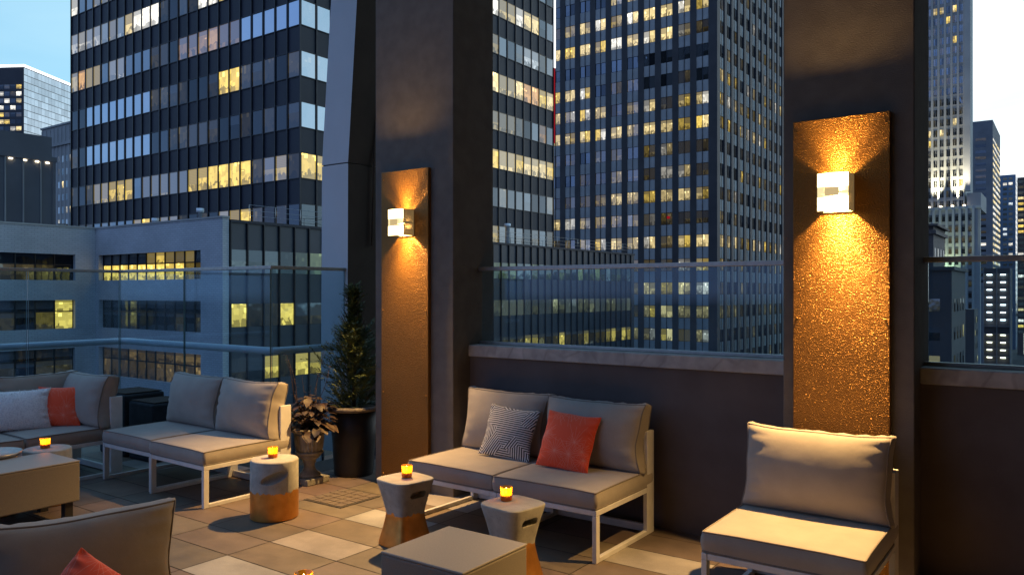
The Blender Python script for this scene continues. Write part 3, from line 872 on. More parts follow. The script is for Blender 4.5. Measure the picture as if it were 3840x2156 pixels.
# right skyline
def lit_tower():
    x, y = -29.0, 297.0
    root = block('limestone_tower', 'tall limestone tower floodlit from a ledge, right of the copper panel', 'tower', (x, y), 0, 19.0, 26, 150.0, M['limestone'], (1.15, 2.2), 3.4, 1.9, 60,
                 lambda fc, i, r: random.random() < (.05 if r < 52 else .02), (YEL, CREAM), faces=('f',), pier=M['limestone'], pier_d=.55, refl=(.12, .35), keep=90, levels=(.6, 1.1), z_first=145, split=2, blind=(0, .5))
    dz = -GROUND
    p = MB(); p.box(0, 1.7, -1.0, 1.2, 34.5+dz, 150+dz, M['limestone']); p.box(-.5, 0, -.8, -.1, 34.5+dz, 150+dz, M['whitelight'].copy() if False else M['limestone']); p.build('corner_pilaster', root)
    b = MB(); b.box(-19.5, 4.6, -2.4, 0, 0, 28.5+dz, M['limedark']); b.box(-19.8, 4.9, -2.7, .2, 28.5+dz, 29.4+dz, M['limestone'])
    b.box(.6, 4.6, 0, 20, 28.4+dz, 33.8+dz, M['limedark'])
    for k in range(12): b.box(-18.6+k*1.9, -17.9+k*1.9, -2.85, -2.4, 0, 28.5+dz, M['limestone'])
    b.build('base', root)
    wins = []
    for k in range(11):
        for r in range(14):
            z0 = 24.6-3.6*r+dz; x0 = -17.7+k*1.9
            wins.append([([(x0, -2.45, z0), (x0+.95, -2.45, z0), (x0+.95, -2.45, z0+2.3), (x0, -2.45, z0+2.3)], cell(random.choice((0, 0, .05)), CREAM, .3, .15))])
    add_windows(root, wins, 10)
    lm = MB()
    for k in range(6): lm.box(-17.3+k*3.4, -16.6+k*3.4, -2.0, -1.3, 29.4+dz, 29.9+dz, M['warmlamp'])
    lm.build('ledge_floodlight', root)
    for k in range(3):
        l = bpy.data.lights.new('tower_flood', 'SPOT'); l.energy = 90000; l.color = (1, .93, .66); l.spot_size = R(44); l.spot_blend = 1; l.shadow_soft_size = .4
        o = bpy.data.objects.new('tower_flood', l); COL.objects.link(o); o.parent = root
        o.location = (-14+k*6.0, -2.1, 29.9+dz); o.rotation_euler = (R(180-8), 0, 0)
    l = bpy.data.lights.new('pilaster_flood', 'SPOT'); l.energy = 26000; l.color = (1, .9, .75); l.spot_size = R(40); l.spot_blend = 1; l.shadow_soft_size = .3
    o = bpy.data.objects.new('pilaster_flood', l); COL.objects.link(o); o.parent = root; o.location = (1.2, -3.0, 32+dz); o.rotation_euler = (R(180-5), 0, 0)
    l = bpy.data.lights.new('base_flood', 'SPOT'); l.energy = 20000; l.color = (.82, 1, .6); l.spot_size = R(80); l.spot_blend = 1; l.shadow_soft_size = .5
    o = bpy.data.objects.new('base_flood', l); COL.objects.link(o); o.parent = root; o.location = (-5, -6.5, 3+dz); o.rotation_euler = (R(180-14), 0, 0)
lit_tower()

block('strip_window_tower', 'grey slab tower with short lit windows and a glowing right side, behind the limestone tower', 'tower', (-39, 549), 0, 34, 60, 104, M['concrete'], (5.6, 1.7), 3.7, 7.2, 24,
      lambda fc, i, r: fc == 'r' or (i == 1 and random.random() < .6) or random.random() < .06, (WHT, CREAM), keep=60, levels=(.7, 1.3), z_first=92, refl=(.06, .15))
block('blue_tower', 'small blue glass tower with scattered lit windows, far right', 'tower', (-35, 700), 0, 10, 30, 89.4, M['bluewall'], (2.6, 2.0), 3.8, 3.6, 28, .28, (WHT, COOL), keep=60, levels=(.5, 1.2), refl=(.2, .5))
block('brown_tower', 'dark tower with lines of lit windows cut by the right edge of the view', 'tower', (9, 640), 0, 40, 30, 79.5, M['darkbrick'], (3.2, 1.8), 3.8, 4.0, 28, .3, (CREAM, YEL, WHT), keep=50, levels=(.5, 1.2), faces=('f',))
block('cornice_building', 'dark brick building with a stone cornice above the right glass railing', 'building', (-15.9, 123.8), 0, 16, 12, 11.0, M['darkbrick'], (1.0, 1.7), 3.4, 3.0, 10,
      lambda fc, i, r: fc == 'f' and i == 0 and r in (1, 2), (YEL, WHT), keep=20, levels=(.8, 1.2), z_first=6.0, cornice=[((1.4, .9), .35), ((.3, 0), .6)])
block('grey_hotel', 'grey block with scattered square windows seen through the right glass panel', 'building', (-11.3, 102.5), 0, 18, 14, 4.4, M['darkcon'], (1.2, 1.5), 3.3, 2.9, 12,
      lambda fc, i, r: (fc == 'f' and random.random() < .38) or (fc == 'r' and random.random() < .1), (CREAM, WHT), keep=40, levels=(.4, 1.1), z_first=-.8, cornice=[((.4, 0), .3)], refl=(.05, .2))

def balcony_block():
    x, y = -20.4, 373.0
    root = empty('balcony_tower', (x, y, GROUND), 0, 'slim tower with two columns of brightly lit white balconies, seen through the right glass panel', 'tower')
    dz = -GROUND
    b = MB(); b.box(-9.5, 0, 1.4, 12, 0, 11+dz, M['darkcon'])
    for k in range(14): b.box(-9.5, 0, 0, 1.4, 8.6-3.05*k+dz, 8.85-3.05*k+dz, M['concrete'])
    for xx in (-9.5, -4.9, -.3): b.box(xx, xx+.3, 0, 1.4, 0, 11+dz, M['concrete'])
    b.build('wall', root)
    for k in range(12):
        for c in (-7.3, -2.6):
            if k == 7: continue
            l = MB(); l.box(c-.9, c+.9, .3, 1.2, 8.6-3.05*k+dz-.5, 8.6-3.05*k+dz-.05, M['coollamp'] if k < 7 else M['warmlamp']); l.build('balcony_lamp', root)
balcony_block()
block('plain_block', 'plain dark block standing between the grey block and the lit balconies', 'building', (-20.5, 232), 0, 8, 10, -3.0, M['darkcon'], (1, 1.5), 3.4, 3, 6, .15, (CREAM,), keep=10, levels=(.3, .6))

# street far below, with a lit sign
g = MB(); g.face([(-2500, -2500, GROUND), (2500, -2500, GROUND), (2500, 3500, GROUND), (-2500, 3500, GROUND)], M['asphalt'])
prop(g.build('street'), kind='structure')
sign_root = empty('shop_sign', (-4.4, 110, GROUND+36.2), 0, 'thin upright yellow light sign low down by the right edge of the view', 'sign')

# ------------------------------------------------------------------ terrace
def floor():
    b = MB()
    light = (.34, .315, .275)
    X00, Y00 = -4.04, 3.09
    gap = .007
    for i in range(-9, 12):
        for j in range(-26, 8):
            x0 = X00+.6*i; y0 = Y00+.3*j
            if x0 > 2.4 or y0 < -3.5: continue
            if y0 > 5.25 or (y0 > 4.68 and x0 > -4.7): continue
            if y0 + .1 > 4.35 and x0 < -5.6: continue
            rnd = random.Random(i*131+j*17)
            base = rnd.choice(((.165, .126, .093), (.182, .140, .103), (.150, .115, .086), (.175, .133, .098)))
            if i == 0 and j % 2 == 0: base = light
            if (i, j) in ((3, 3), (3, 0), (-5, 2), (-4, 3), (5, 2), (2, -3), (-2, -2)): base = light
            if i >= 2 and rnd.random() < .22: base = (.29, .25, .205)
            c = tuple(k*rnd.uniform(.93, 1.07) for k in base)
            x1, y1 = x0+.6-gap, y0+.3-gap
            z = .004
            b.face([(x0, y0, z), (x1, y0, z), (x1, y1, z), (x0, y1, z)], M['tile'], [(0, 0), (1, 0), (1, 1), (0, 1)], (c, (0, 0, 0)))
    for (x0, x1, y0, y1) in ((-8.6, -5.61, -3.7, 4.55), (-5.61, 3.2, -3.7, 5.3)):
        b.box(x0, x1, y0, y1, -.35, 0, M['grout'])
    prop(b.build('terrace_floor'), kind='structure')
floor()

dr = empty('floor_drain', (-4.45, 4.05, .004), 0, 'square floor drain set flush in the pavers by the left pillar', 'drain')
b = MB()
b.bbox(-.2, .2, -.2, .2, 0, .006, M['grout'], .002); b.build('tray', dr)
b = MB()
for i in range(5):
    for j in range(5): b.bbox(-.185+i*.075, -.118+i*.075, -.185+j*.075, -.118+j*.075, .006, .010, M['drain'], .002)
b.build('grate', dr)

def pillar(x0, x1, label):
    r = empty('pillar', ((x0+x1)/2, 4.55, 0), 0, label, 'pillar')
    b = MB(); w = (x1-x0)/2
    b.bbox(-w, w, 0, .5, 0, 6.5, M['stucco'], .006)
    b.build('shaft', r)
    return r
pillar(-4.61, -3.79, 'broad dark stucco pillar beside the potted evergreen')
pillar(-1.346, -.672, 'dark stucco pillar behind the single armless chair at right')

def panel(xc, label):
    o = MB(); o.bbox(-.25, .25, -.035, -.001, .02, 2.5, M['hammer'], .004)
    for sx in (-.228, .228):
        for z in (.10, .75, 1.40, 2.44): o.tube([(sx, -.0345, z), (sx, -.0385, z)], [.006, .004], M['hammer'], 10)
    ob = o.build('copper_panel', None, (xc, 4.55, 0))
    return prop(ob, label, 'wall panel', 'hammered copper panels on the pillars')
panel(-4.26, 'hammered copper panel on the broad left pillar, beside the evergreen')
panel(-1.032, 'hammered copper panel above the single armless chair')

def sconce(xc, label, front):
    r = empty('wall_sconce', (xc, 4.513, 2.08), 0, label, 'wall lamp', 'wall lamps on the copper panels')
    b = MB()
    for s in (-1, 1):
        b.bbox(s*.079-.003, s*.079+.003, -.118, 0, -.1, .1, M['sideplate'], .002)
    b.bbox(-.076, .076, -.004, 0, -.1, .1, M['sconce'], .001)
    b.bbox(-.074, .074, -.10, -.005, -.006, .006, M['sconce'], .001)
    b.build('housing', r)
    g = MB(); n = 12
    def arc(u): return -.118 - .018*(1-u*u)
    for (z0, z1, mt) in ((-.1, -.028, M['glow']), (-.028, .028, M['glowdim']), (.028, .1, M['glow'])):
        for k in range(n):
            u0, u1 = -1+2*k/n, -1+2*(k+1)/n
            g.face([(u0*.079, arc(u0), z0), (u1*.079, arc(u1), z0), (u1*.079, arc(u1), z1), (u0*.079, arc(u0), z1)], mt)
    g.build('glass_front', r)
    c = MB(); c.bbox(-.036, .036, -.143, -.137, -.022, .022, M['clip'], .002); c.build('clip', r)
    point('sconce_up', (0, -.034, .032), SC_UP, (1, .57, .19), .014, r)
    for nm, z, pw, cone, tilt in (('sconce_uplight', .03, 130, 80, 180+12), ('sconce_downlight', -.02, 410, 96, -26)):
        l = bpy.data.lights.new(nm, 'SPOT'); l.energy = pw; l.color = (1, .58, .20); l.spot_size = R(cone); l.spot_blend = 1; l.shadow_soft_size = .014
        o = bpy.data.objects.new(nm, l); COL.objects.link(o); o.parent = r; o.location = (0, -.04, z); o.rotation_euler = (R(tilt), 0, 0)
    point('sconce_down', (0, -.033, -.022), SC_DN, (1, .58, .20), .012, r)
    l = bpy.data.lights.new('sconce_front', 'SPOT'); l.energy = front; l.color = (1, .58, .20); l.spot_size = R(110); l.spot_blend = 1; l.shadow_soft_size = .03
    o = bpy.data.objects.new('sconce_front', l); COL.objects.link(o); o.parent = r; o.location = (0, -.112, -.05); o.rotation_euler = (R(-64), 0, 0)
    return r
SC_UP, SC_DN = 14, 40
sconce(-4.235, 'lit box sconce on the copper panel beside the evergreen', 110)
sconce(-1.04, 'lit box sconce on the copper panel above the single chair', 270)

def parapet(x0, x1, label, lab2):
    w = empty('parapet_wall', ((x0+x1)/2, 4.75, 0), 0, label, 'wall', 'low walls along the terrace edge')
    h = (x1-x0)/2
    b = MB(); b.box(-h, h, 0, .3, 0, 1.05, M['wallpaint']); b.build('wall', w)
    b = MB(); b.bbox(-h, h, -.02, .29, 1.052, 1.14, M['coping'], .006); b.build('coping', w)
    g = empty('glass_railing', ((x0+x1)/2, 4.88, 1.14), 0, lab2, 'railing', 'glass railings round the terrace')
    b = MB(); b.box(-h+.02, h-.02, 0, .013, .015, .57, M['glass']); b.build('glass_panel', g)
    b = MB(); b.bbox(-h, h, -.025, .038, .57, .60, M['steel'], .003); b.build('top_rail', g)
    b = MB(); b.bbox(-h, h, -.014, -.001, .001, .022, M['steel'], .002); b.bbox(-h, h, .014, .027, .001, .022, M['steel'], .002); b.build('base_channel', g)
parapet(-3.79, -1.346, 'low dark wall behind the two-seat arrangement with the striped pillow', 'clear glass railing on the stained ledge between the two pillars')
parapet(-.672, 1.6, 'low dark wall right of the single armless chair', 'clear glass railing on the ledge right of the pillars')

# unseen canopy and walls, added to shade the right part of the terrace
b = MB(); b.box(-3.2, 6.0, -2.6, 5.2, 5.0, 5.25, M['stucco']); prop(b.build('canopy_sky_blocker'), kind='structure')
b = MB(); b.box(-2.6, 9.0, -3.2, -2.6, -.3, 16, M['stucco']); prop(b.build('rear_sky_blocker'), kind='structure')
b = MB(); b.box(2.6, 3.4, -2.6, 22, -.3, 24, M['stucco']); prop(b.build('side_sky_blocker'), kind='structure')

# glass balustrade on the left, with a jog
def balustrade():
    g = empty('glass_railing', (-5.68, 4.35, 0), 0, 'floor-standing glass balustrade with a corner and white handrail pipe behind the left seats', 'railing', 'glass railings round the terrace')
    segs = [((-2.52, -6.4), (-2.52, 0)), ((-2.52, 0), (0, 0)), ((0, 0), (0, .85))]
    cuts = {0: [0, 1.6, 3.2, 4.6, 5.5, 6.4], 1: [0, 1.2, 2.52], 2: [0, .85]}
    rail = MB()
    for k, (a, c) in enumerate(segs):
        a, c = Vector((*a, 0)), Vector((*c, 0)); L = (c-a).length; t = (c-a)/L; n = Vector((-t.y, t.x, 0))
        for q in range(len(cuts[k])-1):
            p0, p1 = a+t*(cuts[k][q]+.008), a+t*(cuts[k][q+1]-.008)
            b = MB()
            P = [p0-n*.006, p1-n*.006, p1+n*.006, p0+n*.006]
            V = [(p.x, p.y, .02) for p in P]+[(p.x, p.y, 1.745) for p in P]
            b.add(V, [(0, 3, 2, 1), (4, 5, 6, 7), (0, 1, 5, 4), (2, 3, 7, 6)], M['glass'], False)
            b.add(V, [(1, 2, 6, 5), (3, 0, 4, 7)], M['glassedge'], False)
            b.build('glass_panel', g)
        Mx = Matrix.Translation(a) @ Matrix.Rotation(math.atan2(t.y, t.x), 4, 'Z')
        e0 = -.02 if k else 0
        rail.bbox(e0, L-.021 if k < 2 else L, -.02, .02, 1.745, 1.775, M['steel'], .003, Mx)
    rail.build('top_rail', g)
    o = .10
    pts = [(-2.52-o, -6.4, 1.02), (-2.52-o, o-.04, 1.02), (-2.52-o+.04, o, 1.02), (-o-.04, o, 1.02), (-o, o+.04, 1.02), (-o, .80, 1.02)]
    b = MB(); b.tube(pts, .034, M['pipe'], 14); b.build('handrail', g)
balustrade()

def fin():
    f = empty('leaning_column', (-5.84, 5.2, 0), 0, 'tall pale leaning column with a dark brown side between the glass and the potted evergreen', 'column')
    b = MB()
    # outline of the front face (x, z), lower part nearly upright, upper part leaning right
    L = [(-.185, 0), (-.165, 2.78), (.14, 6.5)]; Rr = [(.19, 0), (.205, 2.78), (.50, 6.5)]
    gp = .006
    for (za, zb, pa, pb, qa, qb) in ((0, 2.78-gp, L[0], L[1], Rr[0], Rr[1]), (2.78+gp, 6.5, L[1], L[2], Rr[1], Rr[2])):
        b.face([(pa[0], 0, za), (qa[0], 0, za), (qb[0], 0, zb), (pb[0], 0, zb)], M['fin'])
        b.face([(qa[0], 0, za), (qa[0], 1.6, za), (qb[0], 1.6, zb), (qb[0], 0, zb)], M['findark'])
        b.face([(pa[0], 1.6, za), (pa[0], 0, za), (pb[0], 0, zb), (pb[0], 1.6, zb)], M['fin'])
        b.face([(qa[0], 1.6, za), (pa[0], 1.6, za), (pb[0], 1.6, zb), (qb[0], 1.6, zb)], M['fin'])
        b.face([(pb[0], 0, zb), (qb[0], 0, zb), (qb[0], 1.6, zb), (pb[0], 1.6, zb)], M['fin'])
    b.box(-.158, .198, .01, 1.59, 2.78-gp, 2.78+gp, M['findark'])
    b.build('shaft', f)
    c = MB(); c.tube([(.30, .36, 4.2), (.225, .33, 3.0), (.215, .30, 2.0)], .008, M['findark'], 6); c.build('cable', f)
fin()

# ------------------------------------------------------------------ cushions
def cushion(w, h, tc, te, tk, pinch, wr, seed, nu=30, nv=20, flat=False, pipe=True, ruffle=0., corner_drop=0.):
    """box cushion standing in xz, front towards -y; returns (body MB, list of piping loops). flat=True lays it down (h becomes depth)"""
    so = Vector((seed*7.3, seed*3.1, seed*1.7))
    def nz(u, v, s, f): return noise.noise(Vector((u*f, v*f, s)) + so)
    def pt(u, v, side):
        x = w/2*u*(1 - pinch*(1-v*v)*u*u)
        z = h/2 + h/2*v*(1 - pinch*(1-u*u)*v*v*(1.0 if v > 0 else .35))
        cu = abs(u)**5*abs(v)**5
        he = te/2*(1-cu)+tk/2*cu
        bb = max(0., (1-u*u))**pw*max(0., (1-v*v))**pw
        y = he + (tc/2-te/2)*bb*(1 if side < 0 else .55)
        eu = max(0., (abs(u)-.55)/.45); ev = max(0., (abs(v)-.62)/.38)
        y += wr*1.25*eu**1.2*(1-eu**8)*math.sin(v*17 + 5*nz(0, v, 2+side, 2.1)+seed)*(.6+.6*nz(v, u, 5, 2.3))
        y += wr*.45*ev**1.3*(1-ev**6)*math.sin(u*13 + 5*nz(u, 0, 4+side, 1.9)+seed)*(.4+.6*nz(u, v, 6, 2.0))
        y += wr*.45*nz(u, v, 8+side, 1.0)*bb + wr*.10*nz(u, v, 9+side, 4)*bb
        x += ruffle*nz(u*3, v*3, 3, 3)*max(0, abs(u)-.9)*10
        z += ruffle*nz(u*3, v*3, 6, 3)*max(0, abs(v)-.9)*10
        z += wr*.9*nz(u, 0, 11, 1.2)*(v*.5+.5)
        x += wr*1.0*nz(v, 0, 13, 1.6)*u
        p = Vector((x, side*y, z))
        if flat: p = Vector((p.x, p.z, -p.y))
        return p
    def cl(k, n):   # denser towards the edge
        t = -1+2*k/n
        return math.sin(t*math.pi/2)*.55+t*.45
    pw = .42 if flat else .62
    b = MB(); mt = M['cushion']
    for side in (-1, 1):
        V = []; UV = []
        for j in range(nv+1):
            for i in range(nu+1):
                u, v = cl(i, nu), cl(j, nv)
                V.append(pt(u, v, side)); UV.append((u*.5+.5, v*.5+.5))
        Fc = []
        for j in range(nv):
            for i in range(nu):
                a = j*(nu+1)+i; q = (a, a+1, a+nu+2, a+nu+1)
                Fc.append(q if side < 0 else q[::-1])
        b.add(V, Fc, mt, True, UV)
    loop = [(cl(i, nu), -1) for i in range(nu)] + [(1, cl(j, nv)) for j in range(nv)] + [(cl(nu-i, nu), 1) for i in range(nu)] + [(-1, cl(nv-j, nv)) for j in range(nv)]
    fr = [pt(u, v, -1) for u, v in loop]; bk = [pt(u, v, 1) for u, v in loop]
    cen = sum(fr, Vector())/len(fr)
    N = len(loop); rings = []
    steps = 4
    for s in range(steps+1):
        t = s/steps; ring = []
        for k, (u, v) in enumerate(loop):
            p = fr[k].lerp(bk[k], t)
            out = (Vector((u if abs(u) > .999 else 0, 0, v if abs(v) > .999 else 0)))
            if flat: out = Vector((out.x, out.z, 0))
            if out.length > 0: out.normalize()
            p = p + out*(te*.10*math.sin(math.pi*t)*(1+(.7 if wr > .006 else .5)*noise.noise(Vector((k*.55, t*1.8, seed)))) )
            ring.append(p)
        rings.append(ring)
    V = [p for r in rings for p in r]; UV = [((k % 40)/40, s/steps) for s in range(steps+1) for k in range(N)]
    Fc = []
    for s in range(steps):
        for k in range(N):
            k2 = (k+1) % N
            Fc.append((s*N+k, (s+1)*N+k, (s+1)*N+k2, s*N+k2))
    b.add(V, [f[::-1] for f in Fc], mt, True, UV)
    return b, (fr, bk)

def cushion_obj(name, parent, loc, rot, args, piping=True, kw={}):
    b, loops = cushion(*args, **kw)
    o = b.build(name, parent, loc); o.rotation_euler = rot
    if piping:
        p = MB()
        for l in loops: p.tube(l, .0045, M['piping'], 6, closed=True)
        p.build('piping', o)
    return o

MW, MD, ST = .735, .755, .30     # module width, depth, frame height
def chair_frame(r, corner=False):
    f = M['frame']
    for sx in (0, 1):
        x0 = .0 if sx == 0 else MW-.028
        b = MB(); b.bbox(x0, x0+.028, 0, .042, .0, ST-.032, f, .003); b.build('leg', r)
        b = MB(); b.bbox(x0, x0+.028, MD-.10, MD, 0, .655, f, .003); b.build('leg', r)
        b = MB(); b.bbox(x0, x0+.028, .043, MD-.101, 0, .028, f, .003)
        b.bbox(x0, x0+.028, .0, MD-.101, ST-.031, ST, f, .003); b.build('side_rail', r)
    b = MB()
    b.bbox(.029, MW-.029, .002, .028, ST-.031, ST-.001, f, .003)
    b.bbox(.029, MW-.029, MD-.052, MD-.02, ST-.031, ST-.001, f, .003)
    b.bbox(.029, MW-.029, MD-.05, MD-.024, .004, .052, f, .003)
    for k in range(4): b.bbox(.029, MW-.029, .14+k*.14, .18+k*.14, ST-.028, ST-.006, f, .003)
    b.build('frame', r)
    b = MB()
    for z in (.40, .50, .60): b.bbox(.029, MW-.029, MD-.045, MD-.02, z, z+.05, f, .003)
    b.build('backrest', r)

SEATS = [(.725, .725, .122, .098, .09, .004, .003, s) for s in (3, 8)]
BACKS = [(.725, .425, .31, .125, .085, .075, .011, s) for s in (2, 5, 11, 17)]
def build_module(seat=0, back=0):
    r = empty('armless_chair', (0, 0, 0))
    chair_frame(r)
    cushion_obj('seat_cushion', r, (MW/2, .004, ST+.054), (0, 0, 0), SEATS[seat], kw=dict(flat=True, nu=24, nv=24))
    cushion_obj('back_cushion', r, (MW/2, .60, ST+.105), (R(-11), 0, 0), BACKS[back])
    return r
protos = [build_module(i % 2, i) for i in range(4)]
used = set()
def chair(k, x, y, rz, label, group='armless lounge chairs with taupe cushions'):
    """x, y: the front left foot as seen by somebody facing the seat's back"""
    if k not in used: o = protos[k]; used.add(k)
    else: o = copy_tree(protos[k])
    o.location = (x, y, 0.004); o.rotation_euler = (0, 0, rz)
    return prop(o, label, 'lounge chair', group)
chair(0, -3.675, 3.935, R(-1.6), 'armless chair holding the striped black and white pillow')
chair(1, -2.935, 3.905, R(0), 'armless chair holding the orange pillow, in front of the low wall')
chair(2, -1.447, 3.583, R(0), 'single armless chair under the right sconce, its seat empty')
chair(1, -6.515, 3.315, R(-.5), 'empty armless chair against the glass, nearer the corner seat')
chair(3, -5.765, 3.29, R(-1.2), 'empty armless chair beside the cylindrical stool and the urn')
cr = chair(0, -7.34, 2.775, R(0), 'corner seat with the orange and the shaggy pillow on it')
ex = cushion_obj('side_cushion', cr, (.13, .33, ST+.105), (0, R(0), R(90)), (.70, .43, .21, .115, .075, .06, .014, 23))
ex.rotation_euler = (R(-9), 0, R(90))
chair(2, -6.60, 2.02, R(90), 'seat at the left edge beyond the round-topped stool')
near = chair(3, -2.326, .839, R(70), 'nearest chair, bottom left, seen from the front with its back cushion filling the corner')

for ch in kids(near):
    if ch.name.startswith('back_cushion'):
        for g in kids(ch): bpy.data.objects.remove(g)
        bpy.data.objects.remove(ch)
near.scale = (.775, 1, .93)
cushion_obj('back_cushion', near, (MW/2+.02, .60, ST+.105), (R(-11), 0, 0), (.84, .42, .25, .125, .07, .085, .012, 29))

# ------------------------------------------------------------------ throw pillows
def m_starburst(name, c0, cl):
    m, nt, b = mat(name)
    uv = nd(nt, 'ShaderNodeUVMap'); uv.uv_map = 'UVMap'
    lines = None
    for q, (sc, cnt, off) in enumerate(((2.3, 20, 0.), (1.7, 26, 4.3))):
        mp = nd(nt, 'ShaderNodeMapping'); mp.inputs['Location'].default_value = (off, off*.7, 0)
        nt.links.new(uv.outputs[0], mp.inputs['Vector'])
        vo = nd(nt, 'ShaderNodeTexVoronoi'); vo.voronoi_dimensions = '2D'; vo.inputs['Scale'].default_value = sc
        nt.links.new(mp.outputs[0], vo.inputs['Vector'])
        df = nd(nt, 'ShaderNodeVectorMath', operation='SUBTRACT'); nt.links.new(mp.outputs[0], df.inputs[0]); nt.links.new(vo.outputs['Position'], df.inputs[1])
        s = nd(nt, 'ShaderNodeSeparateXYZ'); nt.links.new(df.outputs[0], s.inputs[0])
        ang = mth(nt, 'ARCTAN2', s.outputs[1], s.outputs[0])
        ln = nd(nt, 'ShaderNodeVectorMath', operation='LENGTH'); nt.links.new(df.outputs[0], ln.inputs[0])
        t = mth(nt, 'MULTIPLY', mth(nt, 'ADD', ang, 3.2), cnt/6.283)
        fr = mth(nt, 'FRACT', t); idn = mth(nt, 'FLOOR', t)
        wn = nd(nt, 'ShaderNodeTexWhiteNoise'); wn.noise_dimensions = '2D'
        cb = nd(nt, 'ShaderNodeCombineXYZ'); nt.links.new(idn, cb.inputs[0]); nt.links.new(vo.outputs['Distance'], cb.inputs[2])
        sc2 = nd(nt, 'ShaderNodeSeparateColor'); nt.links.new(vo.outputs['Color'], sc2.inputs[0]); nt.links.new(mth(nt, 'MULTIPLY', sc2.outputs[0], 50), cb.inputs[1])
        nt.links.new(cb.outputs[0], wn.inputs['Vector'])
        off_ = mth(nt, 'ABSOLUTE', mth(nt, 'SUBTRACT', fr, mth(nt, 'MULTIPLY_ADD', wn.outputs['Value'], .6, .2)))
        dist = mth(nt, 'MULTIPLY', off_, mth(nt, 'MULTIPLY', ln.outputs['Value'], 6.283/cnt))
        l = mth(nt, 'LESS_THAN', dist, .0024)
        l = mth(nt, 'MULTIPLY', l, mth(nt, 'LESS_THAN', ln.outputs['Value'], mth(nt, 'MULTIPLY_ADD', wn.outputs['Value'], .28, .12)))
        lines = l if lines is None else mth(nt, 'MAXIMUM', lines, l)
    nt.links.new(mixc(nt, mth(nt, 'MULTIPLY', lines, .36), c0, cl), b.inputs['Base Color'])
    b.inputs['Roughness'].default_value = .75; b.inputs['Sheen Weight'].default_value = .2
    return m
M['orange'] = m_starburst('orange_starburst_cotton', (.97, .085, .016), (1.0, .55, .40))

def m_stripes():
    m, nt, b = mat('black_white_facets')
    uv = nd(nt, 'ShaderNodeUVMap'); uv.uv_map = 'UVMap'
    vo = nd(nt, 'ShaderNodeTexVoronoi'); vo.voronoi_dimensions = '2D'; vo.inputs['Scale'].default_value = 2.9; vo.inputs['Randomness'].default_value = 1.0
    nt.links.new(uv.outputs[0], vo.inputs['Vector'])
    sc = nd(nt, 'ShaderNodeSeparateColor'); nt.links.new(vo.outputs['Color'], sc.inputs[0])
    s = nd(nt, 'ShaderNodeSeparateXYZ'); nt.links.new(uv.outputs[0], s.inputs[0])
    th = mth(nt, 'MULTIPLY', mth(nt, 'FLOOR', mth(nt, 'MULTIPLY', sc.outputs[0], 5.99)), math.pi/6)
    pr = mth(nt, 'ADD', mth(nt, 'MULTIPLY', s.outputs[0], mth(nt, 'COSINE', th)), mth(nt, 'MULTIPLY', s.outputs[1], mth(nt, 'SINE', th)))
    st = mth(nt, 'GREATER_THAN', mth(nt, 'SINE', mth(nt, 'MULTIPLY', pr, 150)), -.05)
    nt.links.new(mixc(nt, st, (.012, .012, .016), (.72, .70, .66)), b.inputs['Base Color'])
    b.inputs['Roughness'].default_value = .85
    return m
M['stripes'] = m_stripes()
M['shag'] = noisy('shaggy_white', (.80, .79, .79), (.97, .96, .94), 90, .95, .3, 150, detail=5, bdist=.03, lo=.4, hi=.55)
M['cream'] = fabric('cream_fabric', (.62, .55, .47), (.72, .65, .56))

def pillow(mt, loc, rz, lean, roll, w, h, t, seed, label, extra_bm=None):
    b, loops = cushion(w, h, t, .012, .004, .075, .010, seed, nu=34, nv=34, pipe=False)
    b.mats[0] = mt
    o = b.build('throw_pillow', None, loc)
    o.rotation_euler = (Matrix.Rotation(rz, 3, 'Z') @ Matrix.Rotation(-lean, 3, 'X') @ Matrix.Rotation(roll, 3, 'Y')).to_euler()
    return prop(o, label, 'pillow', 'throw pillows on the lounge seats')
SEATZ = ST+.118
pillow(M['stripes'], (-3.155, 4.315, SEATZ), R(6), R(22), R(4), .39, .36, .13, 4, 'black and white pillow with facets of stripes')
pillow(M['orange'], (-2.655, 4.255, SEATZ), R(2), R(24), R(3), .39, .37, .13, 9, 'orange pillow with pale starburst lines beside the striped pillow')
pillow(M['orange'], (-6.95, 3.16, SEATZ), R(47), R(16), R(0), .36, .335, .13, 14, 'orange pillow wedged in the corner seat beside the shaggy pillow')
pillow(M['orange'], (-2.38, 1.06, .492), R(70), R(35), R(44), .30, .30, .12, 21, 'orange pillow on the nearest chair, cut by the bottom edge')
pillow(M['cream'], (-2.42, .79, SEATZ), R(74), R(20), R(10), .36, .34, .13, 31, 'cream pillow in the bottom left corner of the view')
sh = pillow(M['shag'], (-7.02, 2.87, SEATZ), R(74), R(18), R(1), .50, .33, .14, 26, 'shaggy white pillow on the corner seat')
def shag(o):
    """tufts of short fibre over the pillow, part of the pillow"""
    me = o.data; rnd = random.Random(3); b = MB()
    polys = list(me.polygons)
    for q in range(5200):
        p = rnd.choice(polys)
        c = p.center; n = p.normal
        a = (n + Vector((rnd.uniform(-.8, .8), rnd.uniform(-.8, .8), rnd.uniform(-1.0, .5)))).normalized()
        s = n.cross(Vector((rnd.random(), rnd.random(), rnd.random()))).normalized()*rnd.uniform(.0012, .0028)
        j = Vector((rnd.uniform(-.006, .006), 0, rnd.uniform(-.006, .006)))
        l = rnd.uniform(.008, .019)
        b.face([c+j-s, c+j+s, c+j+a*l], M['shag'])
    b.build('shag_pile', o)
shag(sh)

